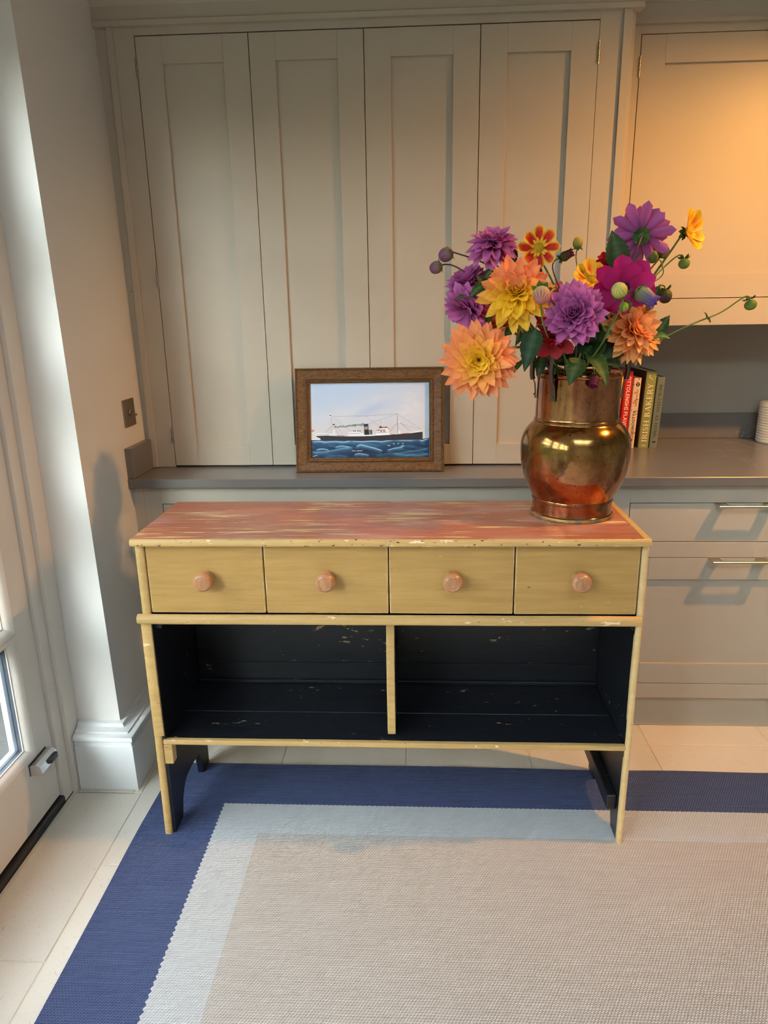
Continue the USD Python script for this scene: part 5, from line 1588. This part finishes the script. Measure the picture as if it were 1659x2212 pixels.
def book(x0, x1, top, y0, y1, k, spine, board, label):
    t = thing('book', ((x0 + x1) / 2, (y0 + y1) / 2, BZ), label, 'book', 'cookery books standing on the worktop')
    sp = [(x0, y0 + 0.004), (x0 + 0.002, y0 + 0.0012), (x0 + (x1 - x0) * 0.3, y0), (x1 - (x1 - x0) * 0.3, y0), (x1 - 0.002, y0 + 0.0012), (x1, y0 + 0.004), (x1 - 0.002, y0 + 0.0045), (x0 + 0.002, y0 + 0.0045)]
    obj('spine', sheer(prism(Polygon(sp), BZ, top, 'z'), k), spine, t, smooth=30)
    obj('cover', sheer(bx(x0, x0 + 0.0022, y0 + 0.0045, y1, BZ, top, 0.0004), k), board, t)
    obj('cover', sheer(bx(x1 - 0.0022, x1, y0 + 0.0045, y1, BZ, top, 0.0004), k), board, t)
    obj('pages', sheer(bx(x0 + 0.0024, x1 - 0.0024, y0 + 0.005, y1 - 0.004, BZ + 0.003, top - 0.003, 0.0003), k), 'book_pages', t)
    return t


n = N('book_pages')
n.surf(base_color=n.mix(n.noise(n.pos((900, 2, 2)), 2.0, 2), S(214, 200, 172), S(236, 226, 204)), roughness=0.8)
plain('cover_yellow', S(240, 186, 30), 0.45)
plain('cover_red', S(206, 22, 26), 0.42)
plain('cover_green', S(142, 146, 82), 0.5)
plain('cover_brown', S(74, 52, 36), 0.5)
plain('cover_teal', S(116, 124, 108), 0.5)
plain('print_white', S(240, 232, 214), 0.5)
plain('print_black', S(30, 28, 28), 0.5)
plain('print_cream', S(244, 228, 196), 0.5)
plain('print_dark_green', S(52, 60, 54), 0.5)
plain('print_red', S(200, 50, 40), 0.5)
n = N('cover_speckled')
vo = n('voronoi_texture', vector=n.pos(), scale=95.0)
d1_ = n.mask((vo, 'distance'), 0.34, 0.28)
vr = n('separate_color', color=(vo, 'color'))
pick = n.mask((vr, 'r'), 0.45, 0.5)
c = n.mix(n.noise(n.pos(), 40.0, 3), S(236, 212, 180), S(224, 190, 156))
c = n.mix(n.math('multiply', d1_, pick), c, S(206, 92, 66))
c = n.mix(n.math('multiply', d1_, n.mask((vr, 'g'), 0.7, 0.74)), c, S(150, 140, 116))
n.surf(base_color=c, roughness=0.5)

LN = 0.036
by = book(1.668, 1.6915, 1.192, 0.302, 0.50, LN, 'cover_yellow', 'cover_yellow', 'yellow book, first of the row, almost hidden by the copper urn')
brd = book(1.6975, 1.7255, 1.2060, 0.300, 0.51, LN, 'cover_red', 'cover_red', 'red book with bold white capitals down the spine')
obj('title', on_spine(sans_text('OTTOLENGHI FLAVOUR', 0.012), 1.7115, 1.1875, 0.215, 0.300, False, LN, 0.0135), 'print_white', brd)
bcr = book(1.7290, 1.7570, 1.1825, 0.300, 0.50, LN, 'cover_speckled', 'cover_speckled', 'cream speckled book with black capitals reading upwards')
obj('title', on_spine(sans_text('ACQUACOTTA', 0.010), 1.7440, 0.9440, 0.119, 0.300, True, LN, 0.0105), 'print_black', bcr)
obj('author', on_spine(sans_text('EMIKO DAVIES', 0.006, False), 1.7455, 1.0780, 0.062, 0.300, True, LN, 0.0062), 'print_black', bcr)
lg = unary_union([Point(0, 0).buffer(0.0075)]).difference(unary_union([sl((-0.003, -0.004), (-0.003, 0.004), 0.0014), sl((0.003, -0.004), (0.003, 0.004), 0.0014), sl((-0.003, 0), (0.003, 0), 0.0014)]))
lgm = trimesh.creation.extrude_polygon(lg, 0.0004, engine='earcut')
obj('emblem', on_spine(lgm, 1.7450, 1.1510, 0.015, 0.300, True, LN), 'print_black', bcr)
obj('emblem', on_spine(trimesh.creation.extrude_polygon(Point(0, 0).buffer(0.004), 0.0004, engine='earcut'), 1.7435, 0.9325, 0.008, 0.300, True, LN), 'print_red', bcr)
bg = book(1.7725, 1.8105, 1.2062, 0.300, 0.515, LN, 'cover_green', 'cover_brown', 'thick olive-green book with large cream seriffed capitals')
obj('title', on_spine(serif_text('IRISH BAKERY', 0.0195, track=0.06), 1.7915, 0.9440, 0.218, 0.300, True, LN), 'print_cream', bg)
th = serif_text('THE', 0.0068)
v = th.vertices
v = np.stack([1.7915 + (v[:, 0] - v[:, 0].max() / 2) + LN * 0.008, 0.2999 - v[:, 2], 0.9265 + v[:, 1]], 1)
thm = trimesh.Trimesh(v, th.faces, process=False)
obj('title_word', thm, 'print_cream', bg)
sw_ = LineString([(0, 0), (0.002, 0.005), (0.006, 0.007), (0.008, 0.011), (0.007, 0.014), (0.011, 0.012), (0.016, 0.014), (0.019, 0.012)]).buffer(0.0009)
sm_ = trimesh.creation.extrude_polygon(sw_, 0.0004, engine='earcut')
obj('flourish', on_spine(sm_, 1.7905, 1.1750, 0.020, 0.300, True, LN, 0.015), 'print_cream', bg)
bt = book(1.8145, 1.8440, 1.1845, 0.302, 0.515, LN, 'cover_teal', 'cover_teal', 'grey-green book with dark seriffed capitals, last of the row')
obj('title', on_spine(serif_text('RICK STEIN AT HOME', 0.0125, track=0.03), 1.8300, 1.1570, 0.197, 0.302, False, LN, 0.0122), 'print_dark_green', bt)
obj('emblem', on_spine(trimesh.creation.extrude_polygon(LineString([(-0.004, 0), (0.004, 0)]).buffer(0.0028), 0.0004, engine='earcut'), 1.8295, 0.9400, 0.0055, 0.302, True, LN, 0.013), 'print_black', bt)

# ribbed cream canister at the right edge
CC = (2.330, 0.405, 0.9203)
rib = [(0.0, 0.0), (0.066, 0.0), (0.0685, 0.002)]
for k in range(14):
    z0 = 0.004 + k * 0.0102
    rib += [(0.0690, z0), (0.0712, z0 + 0.003), (0.0716, z0 + 0.0052), (0.0712, z0 + 0.0074), (0.0690, z0 + 0.0096)]
rib += [(0.0695, 0.150), (0.0688, 0.1535), (0.066, 0.1545), (0.063, 0.1535), (0.062, 0.15), (0.062, 0.012), (0.0, 0.012)]
plain('cream_glaze', S(226, 212, 190), 0.32)
cn = obj('canister', lathe(rib, 72, 'z', CC), 'cream_glaze', smooth=35, label='ribbed cream canister cut off by the right edge of the picture', category='canister')
